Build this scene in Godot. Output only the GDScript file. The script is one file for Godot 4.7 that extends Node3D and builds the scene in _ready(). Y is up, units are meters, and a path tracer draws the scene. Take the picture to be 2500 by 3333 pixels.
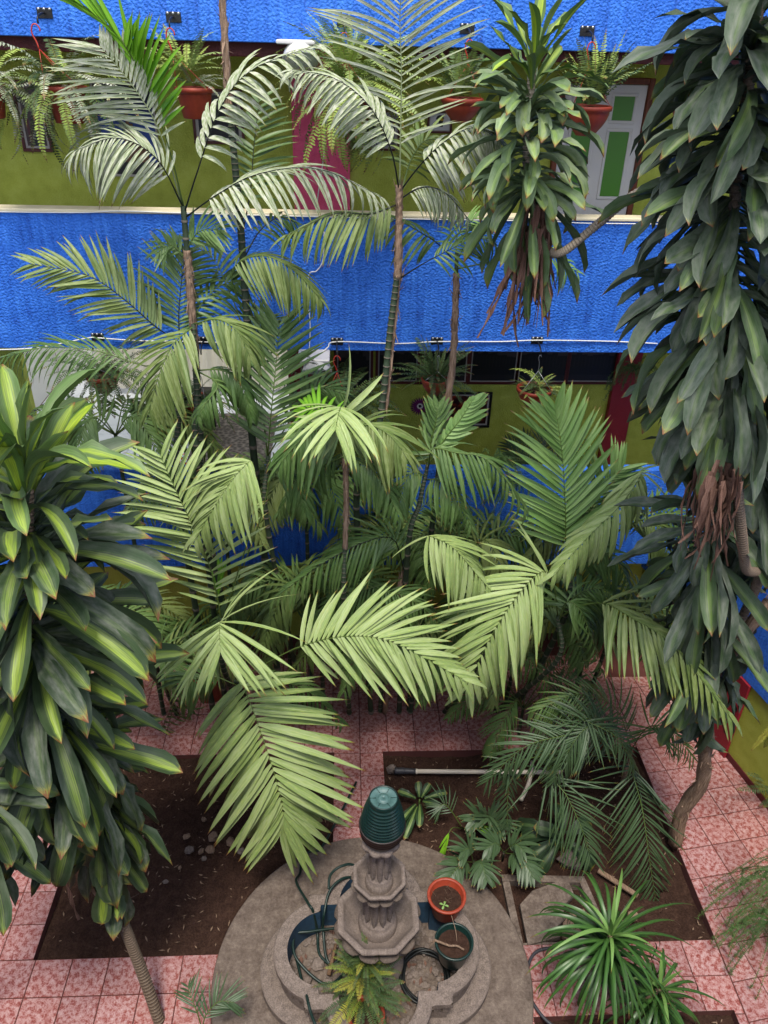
extends Node3D
# A plant-filled courtyard seen from an upper gallery. Metres, y up.

var M := {}
var used := {}
var rng := RandomNumberGenerator.new()
var LEAFLET := []      # palm leaflet meshes, by droop
var STRAP := []        # broad dracaena leaf meshes, by droop
var RIBBON := []       # long narrow arching leaf meshes
var FERN := []         # whole fern frond meshes
var CRISP := []        # dry shrivelled leaf meshes

# ------------------------------------------------------------------ helpers
func numbered(called: String) -> String:
	if not used.has(called):
		used[called] = 0
		return called
	used[called] += 1
	return "%s_%03d" % [called, used[called]]

func tag(o: Node, label: String, category: String, group := "") -> void:
	o.set_meta("label", label)
	o.set_meta("category", category)
	if group != "":
		o.set_meta("group", group)

func thing(called: String, at: Vector3, label: String, category: String, group := "") -> Node3D:
	var o := Node3D.new()
	o.name = numbered(called)
	add_child(o)
	o.position = at
	tag(o, label, category, group)
	return o

func part(parent: Node3D, called: String, mesh: Mesh, mat: Material, xf := Transform3D.IDENTITY) -> MeshInstance3D:
	var o := MeshInstance3D.new()
	o.name = called
	o.mesh = mesh
	o.transform = xf
	if mat:
		o.material_override = mat
	parent.add_child(o, true)
	return o

func single(called: String, mesh: Mesh, mat: Material, label: String, category: String, group := "", xf := Transform3D.IDENTITY) -> MeshInstance3D:
	var o := part(self, numbered(called), mesh, mat, xf)
	tag(o, label, category, group)
	return o

func structure(called: String, mesh: Mesh, mat: Material, xf := Transform3D.IDENTITY) -> MeshInstance3D:
	var o := part(self, numbered(called), mesh, mat, xf)
	o.set_meta("kind", "structure")
	return o

func sti() -> SurfaceTool:
	var s := SurfaceTool.new()
	s.begin(Mesh.PRIMITIVE_TRIANGLES)
	return s

func fin(s: SurfaceTool) -> ArrayMesh:
	s.generate_normals()
	return s.commit()

func quad(s: SurfaceTool, a: Vector3, b: Vector3, c: Vector3, d: Vector3) -> void:
	s.set_uv(Vector2.ZERO)
	for p in [a, b, c, a, c, d]:
		s.add_vertex(p)

func cuboid(s: SurfaceTool, lo: Vector3, hi: Vector3, bev := 0.0, xf := Transform3D.IDENTITY) -> void:
	# box with chamfered edges; flat shaded
	s.set_smooth_group(-1)
	var c := (lo + hi) * 0.5
	var h := (hi - lo) * 0.5
	var b: float = min(bev, min(h.x, min(h.y, h.z)) * 0.9)
	for ax in 3:
		for sg in [-1.0, 1.0]:
			var u := (ax + 1) % 3
			var v := (ax + 2) % 3
			var q := []
			for k in [[-1, -1], [1, -1], [1, 1], [-1, 1]]:
				var p := Vector3.ZERO
				p[ax] = h[ax] * sg
				p[u] = (h[u] - b) * k[0]
				p[v] = (h[v] - b) * k[1]
				q.append(xf * (c + p))
			if sg > 0:
				quad(s, q[3], q[2], q[1], q[0])
			else:
				quad(s, q[0], q[1], q[2], q[3])
	if b <= 0.0:
		return
	for ax in 3:
		var u := (ax + 1) % 3
		var v := (ax + 2) % 3
		for k in [[-1, -1], [1, -1], [1, 1], [-1, 1]]:
			var q := []
			for e in [[-1, 0], [1, 0], [1, 1], [-1, 1]]:
				var p := Vector3.ZERO
				p[ax] = (h[ax] - b) * e[0]
				p[u] = (h[u] - (b if e[1] == 0 else 0.0)) * k[0]
				p[v] = (h[v] - (0.0 if e[1] == 0 else b)) * k[1]
				q.append(xf * (c + p))
			if k[0] * k[1] < 0:
				quad(s, q[0], q[1], q[2], q[3])
			else:
				quad(s, q[3], q[2], q[1], q[0])
	for sx in [-1, 1]:
		for sy in [-1, 1]:
			for sz in [-1, 1]:
				var sg := Vector3(sx, sy, sz)
				var p0 := xf * (c + Vector3(h.x, h.y - b, h.z - b) * sg)
				var p1 := xf * (c + Vector3(h.x - b, h.y, h.z - b) * sg)
				var p2 := xf * (c + Vector3(h.x - b, h.y - b, h.z) * sg)
				if sx * sy * sz > 0:
					for p in [p0, p2, p1]:
						s.add_vertex(p)
				else:
					for p in [p0, p1, p2]:
						s.add_vertex(p)

func boxm(lo: Vector3, hi: Vector3, bev := 0.004) -> ArrayMesh:
	var s := sti()
	cuboid(s, lo, hi, bev)
	return fin(s)

func cr(pts: Array, t: float) -> Vector3:
	# Catmull-Rom through the points, t in 0..1
	var n := pts.size() - 1
	var f: float = clamp(t, 0.0, 1.0) * n
	var i: int = min(int(f), n - 1)
	var k := f - i
	var p1: Vector3 = pts[i]
	var p2: Vector3 = pts[i + 1]
	var p0: Vector3 = pts[i - 1] if i > 0 else p1 * 2.0 - p2
	var p3: Vector3 = pts[i + 2] if i + 2 <= n else p2 * 2.0 - p1
	return 0.5 * (2.0 * p1 + (p2 - p0) * k + (2.0 * p0 - 5.0 * p1 + 4.0 * p2 - p3) * k * k + (3.0 * p1 - p0 - 3.0 * p2 + p3) * k * k * k)

func tube(s: SurfaceTool, pts: Array, r0: float, r1: float, sides := 8, n := 16, wob := 0.0, ringed := 0.0, cols := []) -> void:
	# swept tube; ringed > 0 puts raised nodes at that spacing, coloured cols[1]
	s.set_smooth_group(0)
	var path := []
	var prev := cr(pts, 0)
	var total := 0.0
	for i in range(1, 61):
		var q := cr(pts, i / 60.0)
		total += q.distance_to(prev)
		prev = q
	var ts := []
	if ringed > 0.0:
		var k := int(total / ringed)
		for i in k:
			for e in [0.0, 0.78, 0.82, 0.92, 0.96]:
				ts.append([(i + e) / k, e])
		ts.append([1.0, 0.0])
	else:
		for i in n + 1:
			ts.append([float(i) / n, 0.0])
	var ref := Vector3(0.31, 0.17, 0.93)
	var rings := []
	for e in ts:
		var t: float = e[0]
		var p := cr(pts, t)
		var d := (cr(pts, t + 0.004) - cr(pts, t - 0.004)).normalized()
		var u := d.cross(ref).normalized()
		var v := d.cross(u)
		var r := lerpf(r0, r1, t)
		if ringed > 0.0 and e[1] > 0.8 and e[1] < 0.94:
			r *= 1.13
		var ring := []
		for j in sides:
			var a := TAU * j / sides
			var rr := r * (1.0 + wob * sin(a * 3.0 + t * 31.0) + wob * 0.7 * sin(a * 2.0 - t * 57.0))
			ring.append(p + (u * cos(a) + v * sin(a)) * rr)
		rings.append(ring)
	for i in rings.size() - 1:
		for j in sides:
			var j2 := (j + 1) % sides
			var q := [[rings[i][j], i, j], [rings[i + 1][j], i + 1, j], [rings[i + 1][j2], i + 1, j + 1], [rings[i][j2], i, j + 1]]
			for k in [0, 1, 2, 0, 2, 3]:
				if not cols.is_empty():
					var e: float = ts[q[k][1]][1]
					s.set_color(cols[1] if e > 0.8 and e < 0.94 else cols[0])
				s.set_uv(Vector2(float(q[k][2]) / sides, ts[q[k][1]][0] * total * 2.0))
				s.add_vertex(q[k][0])
	for e in [0, rings.size() - 1]:
		var c := Vector3.ZERO
		for p in rings[e]:
			c += p / sides
		for j in sides:
			var j2 := (j + 1) % sides
			var tri := [c, rings[e][j], rings[e][j2]] if e == 0 else [c, rings[e][j2], rings[e][j]]
			for p in tri:
				if not cols.is_empty():
					s.set_color(cols[0])
				s.set_uv(Vector2.ZERO)
				s.add_vertex(p)

func tubem(pts: Array, r0: float, r1: float, sides := 8, n := 16, wob := 0.0) -> ArrayMesh:
	var s := sti()
	tube(s, pts, r0, r1, sides, n, wob)
	return fin(s)

func lathe(s: SurfaceTool, prof: Array, segs := 32, at := Vector3.ZERO, petals := 0, amp := 0.0, square := 0.0) -> void:
	# prof: [radius, y] or [radius, y, 1 if that ring takes the petal shape]
	s.set_smooth_group(0)
	var rings := []
	for e in prof:
		var ring := []
		for j in segs:
			var a := TAU * j / segs
			var r: float = e[0]
			if petals > 0 and e.size() > 2:
				r *= 1.0 + amp * e[2] * (absf(sin(a * petals * 0.5)) - 0.6)
			if square > 0.0 and e.size() > 2:
				var k := fposmod(a + PI / 8.0, PI / 4.0) - PI / 8.0
				r *= lerpf(1.0, cos(PI / 8.0) / cos(k), square)
			ring.append(at + Vector3(cos(a) * r, e[1], sin(a) * r))
		rings.append(ring)
	for i in rings.size() - 1:
		for j in segs:
			var j2 := (j + 1) % segs
			quad(s, rings[i][j], rings[i][j2], rings[i + 1][j2], rings[i + 1][j])

func lathem(prof: Array, segs := 32, petals := 0, amp := 0.0, square := 0.0) -> ArrayMesh:
	var s := sti()
	lathe(s, prof, segs, Vector3.ZERO, petals, amp, square)
	return fin(s)

func slab_poly(s: SurfaceTool, poly: PackedVector2Array, y0: float, y1: float, uvo := Vector2.ZERO, uvs := 0.0, bev := 0.0) -> void:
	# vertical prism over an (x, z) outline, top at y1
	s.set_smooth_group(-1)
	var top := poly
	if bev > 0.0:
		var o := Geometry2D.offset_polygon(poly, -bev)
		if o.size() > 0:
			top = o[0]
	var idx := Geometry2D.triangulate_polygon(top)
	for k in range(0, idx.size(), 3):
		var a := top[idx[k]]
		var b := top[idx[k + 1]]
		var c := top[idx[k + 2]]
		var tri := [a, b, c] if (b - a).cross(c - a) > 0 else [a, c, b]
		for p in tri:
			s.set_uv(p * uvs + uvo)
			s.add_vertex(Vector3(p.x, y1, p.y))
	var same := top.size() == poly.size()
	for k in poly.size():
		var k2 := (k + 1) % poly.size()
		var a := poly[k]
		var b := poly[k2]
		var ya := y1 - (bev if same else 0.0)
		for e in [[a, y0], [a, ya], [b, ya], [a, y0], [b, ya], [b, y0]]:
			s.set_uv(e[0] * uvs + uvo)
			s.add_vertex(Vector3(e[0].x, e[1], e[0].y))
		if bev > 0.0 and same:
			var best := 0
			for q in top.size():
				if top[q].distance_squared_to(a) < top[best].distance_squared_to(a):
					best = q
			var best2 := 0
			for q in top.size():
				if top[q].distance_squared_to(b) < top[best2].distance_squared_to(b):
					best2 = q
			var ta := top[best]
			var tb := top[best2]
			for e in [[a, ya], [ta, y1], [tb, y1], [a, ya], [tb, y1], [b, ya]]:
				s.set_uv(e[0] * uvs + uvo)
				s.add_vertex(Vector3(e[0].x, e[1], e[0].y))

func rect2(x0: float, z0: float, x1: float, z1: float) -> PackedVector2Array:
	return PackedVector2Array([Vector2(x0, z0), Vector2(x1, z0), Vector2(x1, z1), Vector2(x0, z1)])

func circle2(c: Vector2, r: float, n := 48) -> PackedVector2Array:
	var o := PackedVector2Array()
	for i in n:
		o.append(c + Vector2(cos(TAU * i / n), sin(TAU * i / n)) * r)
	return o

func blob(s: SurfaceTool, at: Vector3, size: Vector3, seed_: int, xf := Basis.IDENTITY) -> void:
	# small angular stone
	s.set_smooth_group(-1)
	var r := RandomNumberGenerator.new()
	r.seed = seed_
	var ring := []
	for k in 3:
		var row := []
		for j in 6:
			var a := TAU * j / 6.0 + r.randf() * 0.5
			var rad: float = [0.75, 1.0, 0.7][k] * (0.75 + r.randf() * 0.45)
			row.append(at + xf * (Vector3(cos(a) * rad, [-0.4, 0.2, 0.8][k] + r.randf() * 0.25, sin(a) * rad) * size))
		ring.append(row)
	for k in 2:
		for j in 6:
			var j2 := (j + 1) % 6
			quad(s, ring[k][j], ring[k][j2], ring[k + 1][j2], ring[k + 1][j])
	var c: Vector3 = at + xf * (Vector3(0, 0.98, 0) * size)
	for j in 6:
		for p in [ring[2][j], ring[2][(j + 1) % 6], c]:
			s.add_vertex(p)

# ------------------------------------------------------------------ textures
func noise_img(size: int, seed_: int, freq: float, oct := 4, kind := FastNoiseLite.TYPE_SIMPLEX_SMOOTH) -> Image:
	var n := FastNoiseLite.new()
	n.seed = seed_
	n.noise_type = kind
	n.frequency = freq
	n.fractal_octaves = oct
	return n.get_seamless_image(size, size, false, false, 0.15, true)

func ramp_tex(imgs: Array, weights: Array, stops: Array) -> ImageTexture:
	# mixes grey noise images and maps the sum through colour stops [pos, Color]
	var size: int = imgs[0].get_width()
	var g := Gradient.new()
	var offs := PackedFloat32Array()
	var cs := PackedColorArray()
	for e in stops:
		offs.append(e[0])
		cs.append(e[1])
	g.offsets = offs
	g.colors = cs
	var lut := PackedByteArray()
	for i in 256:
		var c := g.sample(i / 255.0)
		lut.append(int(c.r * 255))
		lut.append(int(c.g * 255))
		lut.append(int(c.b * 255))
	var datas := []
	for im in imgs:
		im.convert(Image.FORMAT_L8)
		datas.append(im.get_data())
	var out := PackedByteArray()
	out.resize(size * size * 3)
	for i in size * size:
		var v := 0.0
		for k in datas.size():
			v += datas[k][i] * weights[k]
		var q: int = clampi(int(v), 0, 255) * 3
		out[i * 3] = lut[q]
		out[i * 3 + 1] = lut[q + 1]
		out[i * 3 + 2] = lut[q + 2]
	var img := Image.create_from_data(size, size, false, Image.FORMAT_RGB8, out)
	img.generate_mipmaps()
	return ImageTexture.create_from_image(img)

func bump_tex(img: Image, strength: float) -> ImageTexture:
	var b := img.duplicate()
	b.convert(Image.FORMAT_RGBA8)
	b.bump_map_to_normal_map(strength)
	b.generate_mipmaps()
	return ImageTexture.create_from_image(b)

func mat(col: Color, rough := 0.8, spec := 0.5) -> StandardMaterial3D:
	var m := StandardMaterial3D.new()
	m.albedo_color = col
	m.roughness = rough
	m.metallic_specular = spec
	return m

func tri(m: StandardMaterial3D, scale: float, world := true) -> StandardMaterial3D:
	m.uv1_triplanar = true
	m.uv1_world_triplanar = world
	m.uv1_scale = Vector3.ONE * scale
	return m

func with_bump(m: StandardMaterial3D, t: Texture2D, s := 1.0) -> StandardMaterial3D:
	m.normal_enabled = true
	m.normal_texture = t
	m.normal_scale = s
	return m

func leaf_tex(seed_: int, edge: Color, mid: Color, band: float, streak: float, dust: float, dustc: Color, blot := 0.0, tip := 0.05) -> ImageTexture:
	# u runs along the leaf, v across it; veins, a paler midband, patchy dust and blotches
	var n1 := FastNoiseLite.new()
	n1.seed = seed_
	n1.frequency = 0.03
	n1.fractal_octaves = 4
	var n2 := FastNoiseLite.new()
	n2.seed = seed_ + 7
	n2.frequency = 0.11
	var w := 256
	var h := 64
	var img := Image.create(w, h, false, Image.FORMAT_RGB8)
	for y in h:
		var v := absf((y + 0.5) / h * 2.0 - 1.0)
		var vein := n2.get_noise_2d(0.0, y * 3.1) * streak
		var k := smoothstep(band + 0.18, band - 0.1, v + n2.get_noise_2d(9.0, y * 1.7) * 0.35)
		for x in w:
			var c := edge.lerp(mid, clampf(k * (0.75 + 0.5 * n2.get_noise_2d(x * 0.08, y * 2.0)), 0.0, 1.0))
			c = c * (1.0 + vein + 0.5 * streak * n1.get_noise_2d(x * 0.3, y * 6.0))
			var d := clampf((n1.get_noise_2d(x * 0.7, y * 1.6 + 300.0) * 0.8 + 0.5 + 0.15 * n2.get_noise_2d(x * 1.3, y * 2.0)) * dust * 1.6, 0.0, 0.95)
			c = c.lerp(dustc, d)
			if blot > 0.0:
				var b := smoothstep(0.18, 0.45, n1.get_noise_2d(x * 0.9 + 90.0, y * 1.6))
				c = c.lerp(Color(0.62, 0.66, 0.34), b * blot)
			# withered tip, ragged inner edge
			var u := (x + 0.5) / w + 0.05 * n2.get_noise_2d(x * 0.4, y * 3.0) + 0.02 * v
			if tip > 0.0:
				c = c.lerp(Color(0.52, 0.5, 0.2), smoothstep(1.0 - tip * 2.2, 1.0 - tip * 0.9, u) * 0.7)
				c = c.lerp(Color(0.4, 0.26, 0.15), smoothstep(1.0 - tip, 1.0 - tip * 0.6, u))
			c.a = 1.0
			img.set_pixel(x, y, c.clamp())
	img.generate_mipmaps()
	return ImageTexture.create_from_image(img)

func leaf_mat(t: Texture2D, rough := 0.45, back := Color(0.05, 0.09, 0.01)) -> StandardMaterial3D:
	var m := mat(Color.WHITE, rough + 0.06, 0.4)
	m.albedo_texture = t
	m.cull_mode = BaseMaterial3D.CULL_DISABLED
	m.backlight_enabled = true
	m.backlight = back
	return m

func make_materials() -> void:
	var s1 := noise_img(512, 3, 0.045, 4)
	var s2 := noise_img(512, 9, 0.012, 3)
	var fine := noise_img(512, 21, 0.12, 3)
	# rain streaks: noise stretched along the height of the wall
	var st := noise_img(512, 31, 0.02, 3)
	var st2 := st.duplicate()
	st2.resize(512, 64)
	var streak := Image.create(512, 512, false, Image.FORMAT_L8)
	st2.convert(Image.FORMAT_L8)
	st2.resize(512, 512, Image.INTERPOLATE_CUBIC)
	# shrink across, keep along: sample columns four times denser
	var sd: PackedByteArray = st2.get_data()
	var so := PackedByteArray()
	so.resize(512 * 512)
	for y in 512:
		for x in 512:
			so[y * 512 + x] = sd[((y / 6) % 512) * 512 + (x * 3) % 512]
	streak = Image.create_from_data(512, 512, false, Image.FORMAT_L8, so)
	var stucco_n := bump_tex(noise_img(512, 41, 0.11, 4), 4.0)
	var rough_n := bump_tex(s1, 5.0)
	var fine_n := bump_tex(fine, 4.0)

	var m := mat(Color.WHITE, 0.62, 0.4)
	m.albedo_texture = ramp_tex([streak, s2, fine], [0.45, 0.35, 0.2], [[0.0, Color(0.07, 0.2, 0.5)], [0.36, Color(0.16, 0.39, 0.77)], [0.7, Color(0.22, 0.47, 0.86)], [1.0, Color(0.36, 0.6, 0.93)]])
	M.blue = with_bump(tri(m, 0.62), stucco_n, 0.8)
	m = mat(Color.WHITE, 0.7, 0.4)
	m.albedo_texture = ramp_tex([s2, fine], [0.7, 0.3], [[0.0, Color(0.56, 0.6, 0.22)], [0.5, Color(0.63, 0.67, 0.27)], [1.0, Color(0.68, 0.72, 0.34)]])
	M.green = with_bump(tri(m, 0.8), stucco_n, 0.45)
	m = mat(Color.WHITE, 0.65, 0.4)
	m.albedo_texture = ramp_tex([s2, fine], [0.7, 0.3], [[0.0, Color(0.82, 0.28, 0.43)], [1.0, Color(0.9, 0.38, 0.53)]])
	M.pink = with_bump(tri(m, 0.8), stucco_n, 0.3)
	M.maroon = with_bump(tri(mat(Color(0.33, 0.07, 0.09), 0.6), 0.8), stucco_n, 0.3)
	M.crimson = with_bump(tri(mat(Color(0.5, 0.05, 0.13), 0.6), 0.8), stucco_n, 0.3)
	M.cream = with_bump(tri(mat(Color(0.82, 0.78, 0.66), 0.7), 1.0), stucco_n, 0.3)
	M.white_wall = with_bump(tri(mat(Color(0.86, 0.86, 0.86), 0.7), 1.0), stucco_n, 0.3)
	m = mat(Color.WHITE, 0.92, 0.3)
	m.albedo_texture = ramp_tex([s1, s2, fine], [0.35, 0.4, 0.25], [[0.0, Color(0.2, 0.17, 0.15)], [0.42, Color(0.37, 0.325, 0.295)], [0.62, Color(0.43, 0.385, 0.35)], [1.0, Color(0.57, 0.52, 0.48)]])
	M.concrete = with_bump(tri(m, 1.1), rough_n, 0.5)
	m = mat(Color.WHITE, 0.9, 0.3)
	m.albedo_texture = ramp_tex([s1, s2, fine], [0.4, 0.25, 0.35], [[0.0, Color(0.2, 0.17, 0.16)], [0.4, Color(0.4, 0.36, 0.335)], [0.62, Color(0.49, 0.44, 0.41)], [1.0, Color(0.66, 0.61, 0.57)]])
	M.carved = with_bump(tri(m, 2.3), rough_n, 0.7)
	m = mat(Color.WHITE, 1.0, 0.15)
	m.albedo_texture = ramp_tex([s1, s2, fine], [0.35, 0.3, 0.35], [[0.0, Color(0.1, 0.07, 0.06)], [0.5, Color(0.215, 0.155, 0.13)], [0.75, Color(0.28, 0.21, 0.175)], [1.0, Color(0.42, 0.33, 0.27)]])
	M.soil = with_bump(tri(m, 1.3), rough_n, 1.4)
	M.soil_local = with_bump(tri(m.duplicate(), 4.0, false), rough_n, 1.4)
	# marbled pink floor tile: pale ground, red clouds, thin pale veins
	var c1 := noise_img(512, 51, 0.02, 5)
	var c2 := noise_img(512, 58, 0.06, 4)
	m = mat(Color.WHITE, 0.42, 0.5)
	m.albedo_texture = ramp_tex([c1, c2, fine], [0.5, 0.35, 0.15], [[0.0, Color(0.38, 0.13, 0.11)], [0.33, Color(0.5, 0.24, 0.21)], [0.44, Color(0.59, 0.4, 0.385)], [0.56, Color(0.65, 0.5, 0.49)], [0.72, Color(0.69, 0.57, 0.565)], [1.0, Color(0.78, 0.7, 0.69)]])
	M.tile = m
	M.grout = with_bump(tri(mat(Color(0.33, 0.17, 0.15), 0.95), 1.0), fine_n, 0.5)
	M.tiles = []
	for c in [Color(1, 1, 1), Color(0.95, 0.94, 0.94), Color(1.0, 0.98, 0.97), Color(0.91, 0.9, 0.9)]:
		var tm := m.duplicate()
		tm.albedo_color = c
		M.tiles.append(tm)
	M.white_tile = mat(Color(0.82, 0.84, 0.88), 0.3)
	M.white_paint = mat(Color(0.8, 0.79, 0.78), 0.45)
	M.door_green = mat(Color(0.27, 0.5, 0.1), 0.4)
	m = mat(Color.WHITE, 0.6)
	m.albedo_texture = ramp_tex([streak, fine], [0.7, 0.3], [[0.0, Color(0.3, 0.13, 0.06)], [1.0, Color(0.52, 0.26, 0.13)]])
	M.wood = tri(m, 1.5)
	m = mat(Color.WHITE, 0.85)
	m.albedo_texture = ramp_tex([streak, fine], [0.7, 0.3], [[0.0, Color(0.3, 0.23, 0.18)], [1.0, Color(0.62, 0.52, 0.43)]])
	M.plank = tri(m, 2.0)
	M.black = mat(Color(0.03, 0.03, 0.035), 0.45)
	M.frame_red = mat(Color(0.3, 0.09, 0.06), 0.4)
	M.frame_black = mat(Color(0.02, 0.02, 0.03), 0.35)
	M.mount = mat(Color(0.62, 0.6, 0.58), 0.7)
	M.steel = mat(Color(0.7, 0.7, 0.7), 0.35)
	M.steel.metallic = 0.8
	M.brass = mat(Color(0.3, 0.2, 0.12), 0.35)
	M.brass.metallic = 0.8
	m = mat(Color.WHITE, 0.5)
	m.albedo_texture = ramp_tex([s2, fine], [0.6, 0.4], [[0.0, Color(0.46, 0.16, 0.09)], [1.0, Color(0.64, 0.26, 0.16)]])
	M.terracotta = tri(m, 3.0, false)
	M.red_plastic = mat(Color(0.66, 0.2, 0.14), 0.4)
	m = mat(Color.WHITE, 0.38)
	m.albedo_texture = ramp_tex([s2, fine], [0.5, 0.5], [[0.0, Color(0.03, 0.11, 0.1)], [1.0, Color(0.06, 0.19, 0.17)]])
	M.green_plastic = tri(m, 4.0, false)
	m = mat(Color.WHITE, 0.5)
	m.albedo_texture = ramp_tex([s1, fine], [0.6, 0.4], [[0.0, Color(0.15, 0.22, 0.21)], [0.5, Color(0.25, 0.37, 0.36)], [1.0, Color(0.4, 0.5, 0.48)]])
	M.green_dusty = tri(m, 6.0, false)
	M.brown_plastic = mat(Color(0.12, 0.07, 0.06), 0.5)
	M.hose = mat(Color(0.06, 0.15, 0.13), 0.45)
	M.grey_hose = mat(Color(0.2, 0.2, 0.22), 0.5)
	M.black_hose = mat(Color(0.05, 0.07, 0.07), 0.5)
	m = mat(Color.WHITE, 0.75)
	m.albedo_texture = ramp_tex([s2, fine], [0.6, 0.4], [[0.0, Color(0.08, 0.18, 0.26)], [1.0, Color(0.17, 0.31, 0.41)]])
	M.basin_blue = with_bump(tri(m, 1.3), fine_n, 0.3)
	M.pvc = with_bump(tri(mat(Color(0.78, 0.74, 0.68), 0.45), 2.0), fine_n, 0.2)
	M.pvc_grey = mat(Color(0.36, 0.32, 0.3), 0.5)
	M.cable = mat(Color(0.85, 0.85, 0.83), 0.5)
	M.curtain = mat(Color(0.85, 0.83, 0.8), 0.9)
	m = mat(Color.WHITE, 0.95)
	m.albedo_texture = ramp_tex([noise_img(512, 71, 0.03, 1, FastNoiseLite.TYPE_CELLULAR), fine], [0.8, 0.2], [[0.0, Color(0.16, 0.15, 0.14)], [0.5, Color(0.4, 0.37, 0.35)], [1.0, Color(0.56, 0.53, 0.5)]])
	M.cobble = tri(m, 1.2)
	M.mirror_shade = mat(Color(0.75, 0.75, 0.74), 0.3)
	M.glass = mat(Color(0.85, 0.87, 0.85, 0.35), 0.05)
	M.glass.transparency = BaseMaterial3D.TRANSPARENCY_ALPHA
	# bark and stems
	m = mat(Color.WHITE, 0.9, 0.2)
	m.albedo_texture = ramp_tex([s1, fine], [0.5, 0.5], [[0.0, Color(0.2, 0.14, 0.1)], [0.5, Color(0.42, 0.33, 0.26)], [1.0, Color(0.6, 0.5, 0.41)]])
	M.bark = with_bump(tri(m, 4.0), rough_n, 1.0)
	M.ring_stem = mat(Color.WHITE, 0.75)
	M.ring_stem.vertex_color_use_as_albedo = true
	M.ring_stem.albedo_texture = ramp_tex([s1, fine], [0.5, 0.5], [[0.0, Color(0.55, 0.55, 0.55)], [1.0, Color(1, 1, 1)]])
	m = mat(Color.WHITE, 0.9, 0.2)
	m.albedo_texture = ramp_tex([streak, fine], [0.7, 0.3], [[0.0, Color(0.22, 0.16, 0.12)], [0.45, Color(0.5, 0.41, 0.34)], [1.0, Color(0.74, 0.66, 0.58)]])
	M.sheath = with_bump(tri(m, 3.0), rough_n, 0.8)
	m = mat(Color.WHITE, 0.85, 0.2)
	m.albedo_texture = ramp_tex([streak, fine], [0.6, 0.4], [[0.0, Color(0.2, 0.13, 0.11)], [0.5, Color(0.39, 0.29, 0.25)], [1.0, Color(0.62, 0.51, 0.45)]])
	M.dry = tri(m, 2.0)
	M.dry.cull_mode = BaseMaterial3D.CULL_DISABLED
	# foliage
	var dustc := Color(0.7, 0.7, 0.64)
	M.pale = [leaf_mat(leaf_tex(101, Color(0.5, 0.58, 0.33), Color(0.55, 0.62, 0.37), 0.2, 0.18, 0.22, dustc, 0.35), 0.5), leaf_mat(leaf_tex(103, Color(0.44, 0.53, 0.27), Color(0.49, 0.57, 0.31), 0.2, 0.2, 0.16, dustc, 0.5), 0.48)]
	M.white = [leaf_mat(leaf_tex(111, Color(0.42, 0.48, 0.3), Color(0.46, 0.52, 0.33), 0.2, 0.14, 0.75, dustc), 0.55), leaf_mat(leaf_tex(113, Color(0.38, 0.45, 0.26), Color(0.42, 0.48, 0.3), 0.2, 0.14, 0.6, dustc), 0.55)]
	M.fresh = [leaf_mat(leaf_tex(121, Color(0.4, 0.6, 0.12), Color(0.48, 0.68, 0.16), 0.3, 0.18, 0.02, dustc), 0.45, Color(0.3, 0.5, 0.03)), leaf_mat(leaf_tex(122, Color(0.36, 0.56, 0.12), Color(0.44, 0.62, 0.16), 0.3, 0.18, 0.04, dustc), 0.45, Color(0.25, 0.45, 0.03))]
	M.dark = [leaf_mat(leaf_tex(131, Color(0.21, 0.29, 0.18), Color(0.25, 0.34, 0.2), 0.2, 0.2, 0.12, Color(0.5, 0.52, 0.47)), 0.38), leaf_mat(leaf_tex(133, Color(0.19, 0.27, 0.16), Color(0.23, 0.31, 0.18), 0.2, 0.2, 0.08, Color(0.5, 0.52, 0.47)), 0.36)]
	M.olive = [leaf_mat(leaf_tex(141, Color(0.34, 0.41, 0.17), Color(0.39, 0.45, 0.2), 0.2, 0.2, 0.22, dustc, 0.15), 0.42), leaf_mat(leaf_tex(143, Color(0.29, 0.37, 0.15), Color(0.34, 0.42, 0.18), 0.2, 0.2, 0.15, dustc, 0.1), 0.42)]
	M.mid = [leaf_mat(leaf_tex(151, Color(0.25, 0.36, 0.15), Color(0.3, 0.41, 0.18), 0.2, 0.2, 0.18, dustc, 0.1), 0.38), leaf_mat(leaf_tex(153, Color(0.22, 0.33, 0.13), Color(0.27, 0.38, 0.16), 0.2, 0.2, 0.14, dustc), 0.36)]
	M.bright = [leaf_mat(leaf_tex(155, Color(0.4, 0.53, 0.26), Color(0.47, 0.6, 0.32), 0.2, 0.22, 0.12, dustc, 0.1), 0.42, Color(0.08, 0.16, 0.02)), leaf_mat(leaf_tex(157, Color(0.35, 0.49, 0.22), Color(0.42, 0.56, 0.28), 0.2, 0.22, 0.1, dustc), 0.42, Color(0.08, 0.16, 0.02))]
	var gd := Color(0.45, 0.45, 0.43)
	M.drac = [leaf_mat(leaf_tex(161, Color(0.2, 0.27, 0.16), Color(0.54, 0.63, 0.19), 0.34, 0.18, 0.12, gd, 0.0, 0.03), 0.42), leaf_mat(leaf_tex(163, Color(0.18, 0.25, 0.15), Color(0.42, 0.51, 0.17), 0.28, 0.18, 0.25, gd, 0.0, 0.03), 0.45), leaf_mat(leaf_tex(165, Color(0.15, 0.21, 0.13), Color(0.22, 0.29, 0.14), 0.18, 0.2, 0.42, gd), 0.5)]
	M.drac_new = [leaf_mat(leaf_tex(167, Color(0.27, 0.38, 0.16), Color(0.58, 0.66, 0.16), 0.4, 0.2, 0.06, gd, 0.0, 0.0), 0.42, Color(0.08, 0.14, 0.01)), leaf_mat(leaf_tex(168, Color(0.29, 0.38, 0.2), Color(0.52, 0.6, 0.18), 0.36, 0.2, 0.12, gd, 0.0, 0.02), 0.42, Color(0.08, 0.14, 0.01))]
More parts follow.
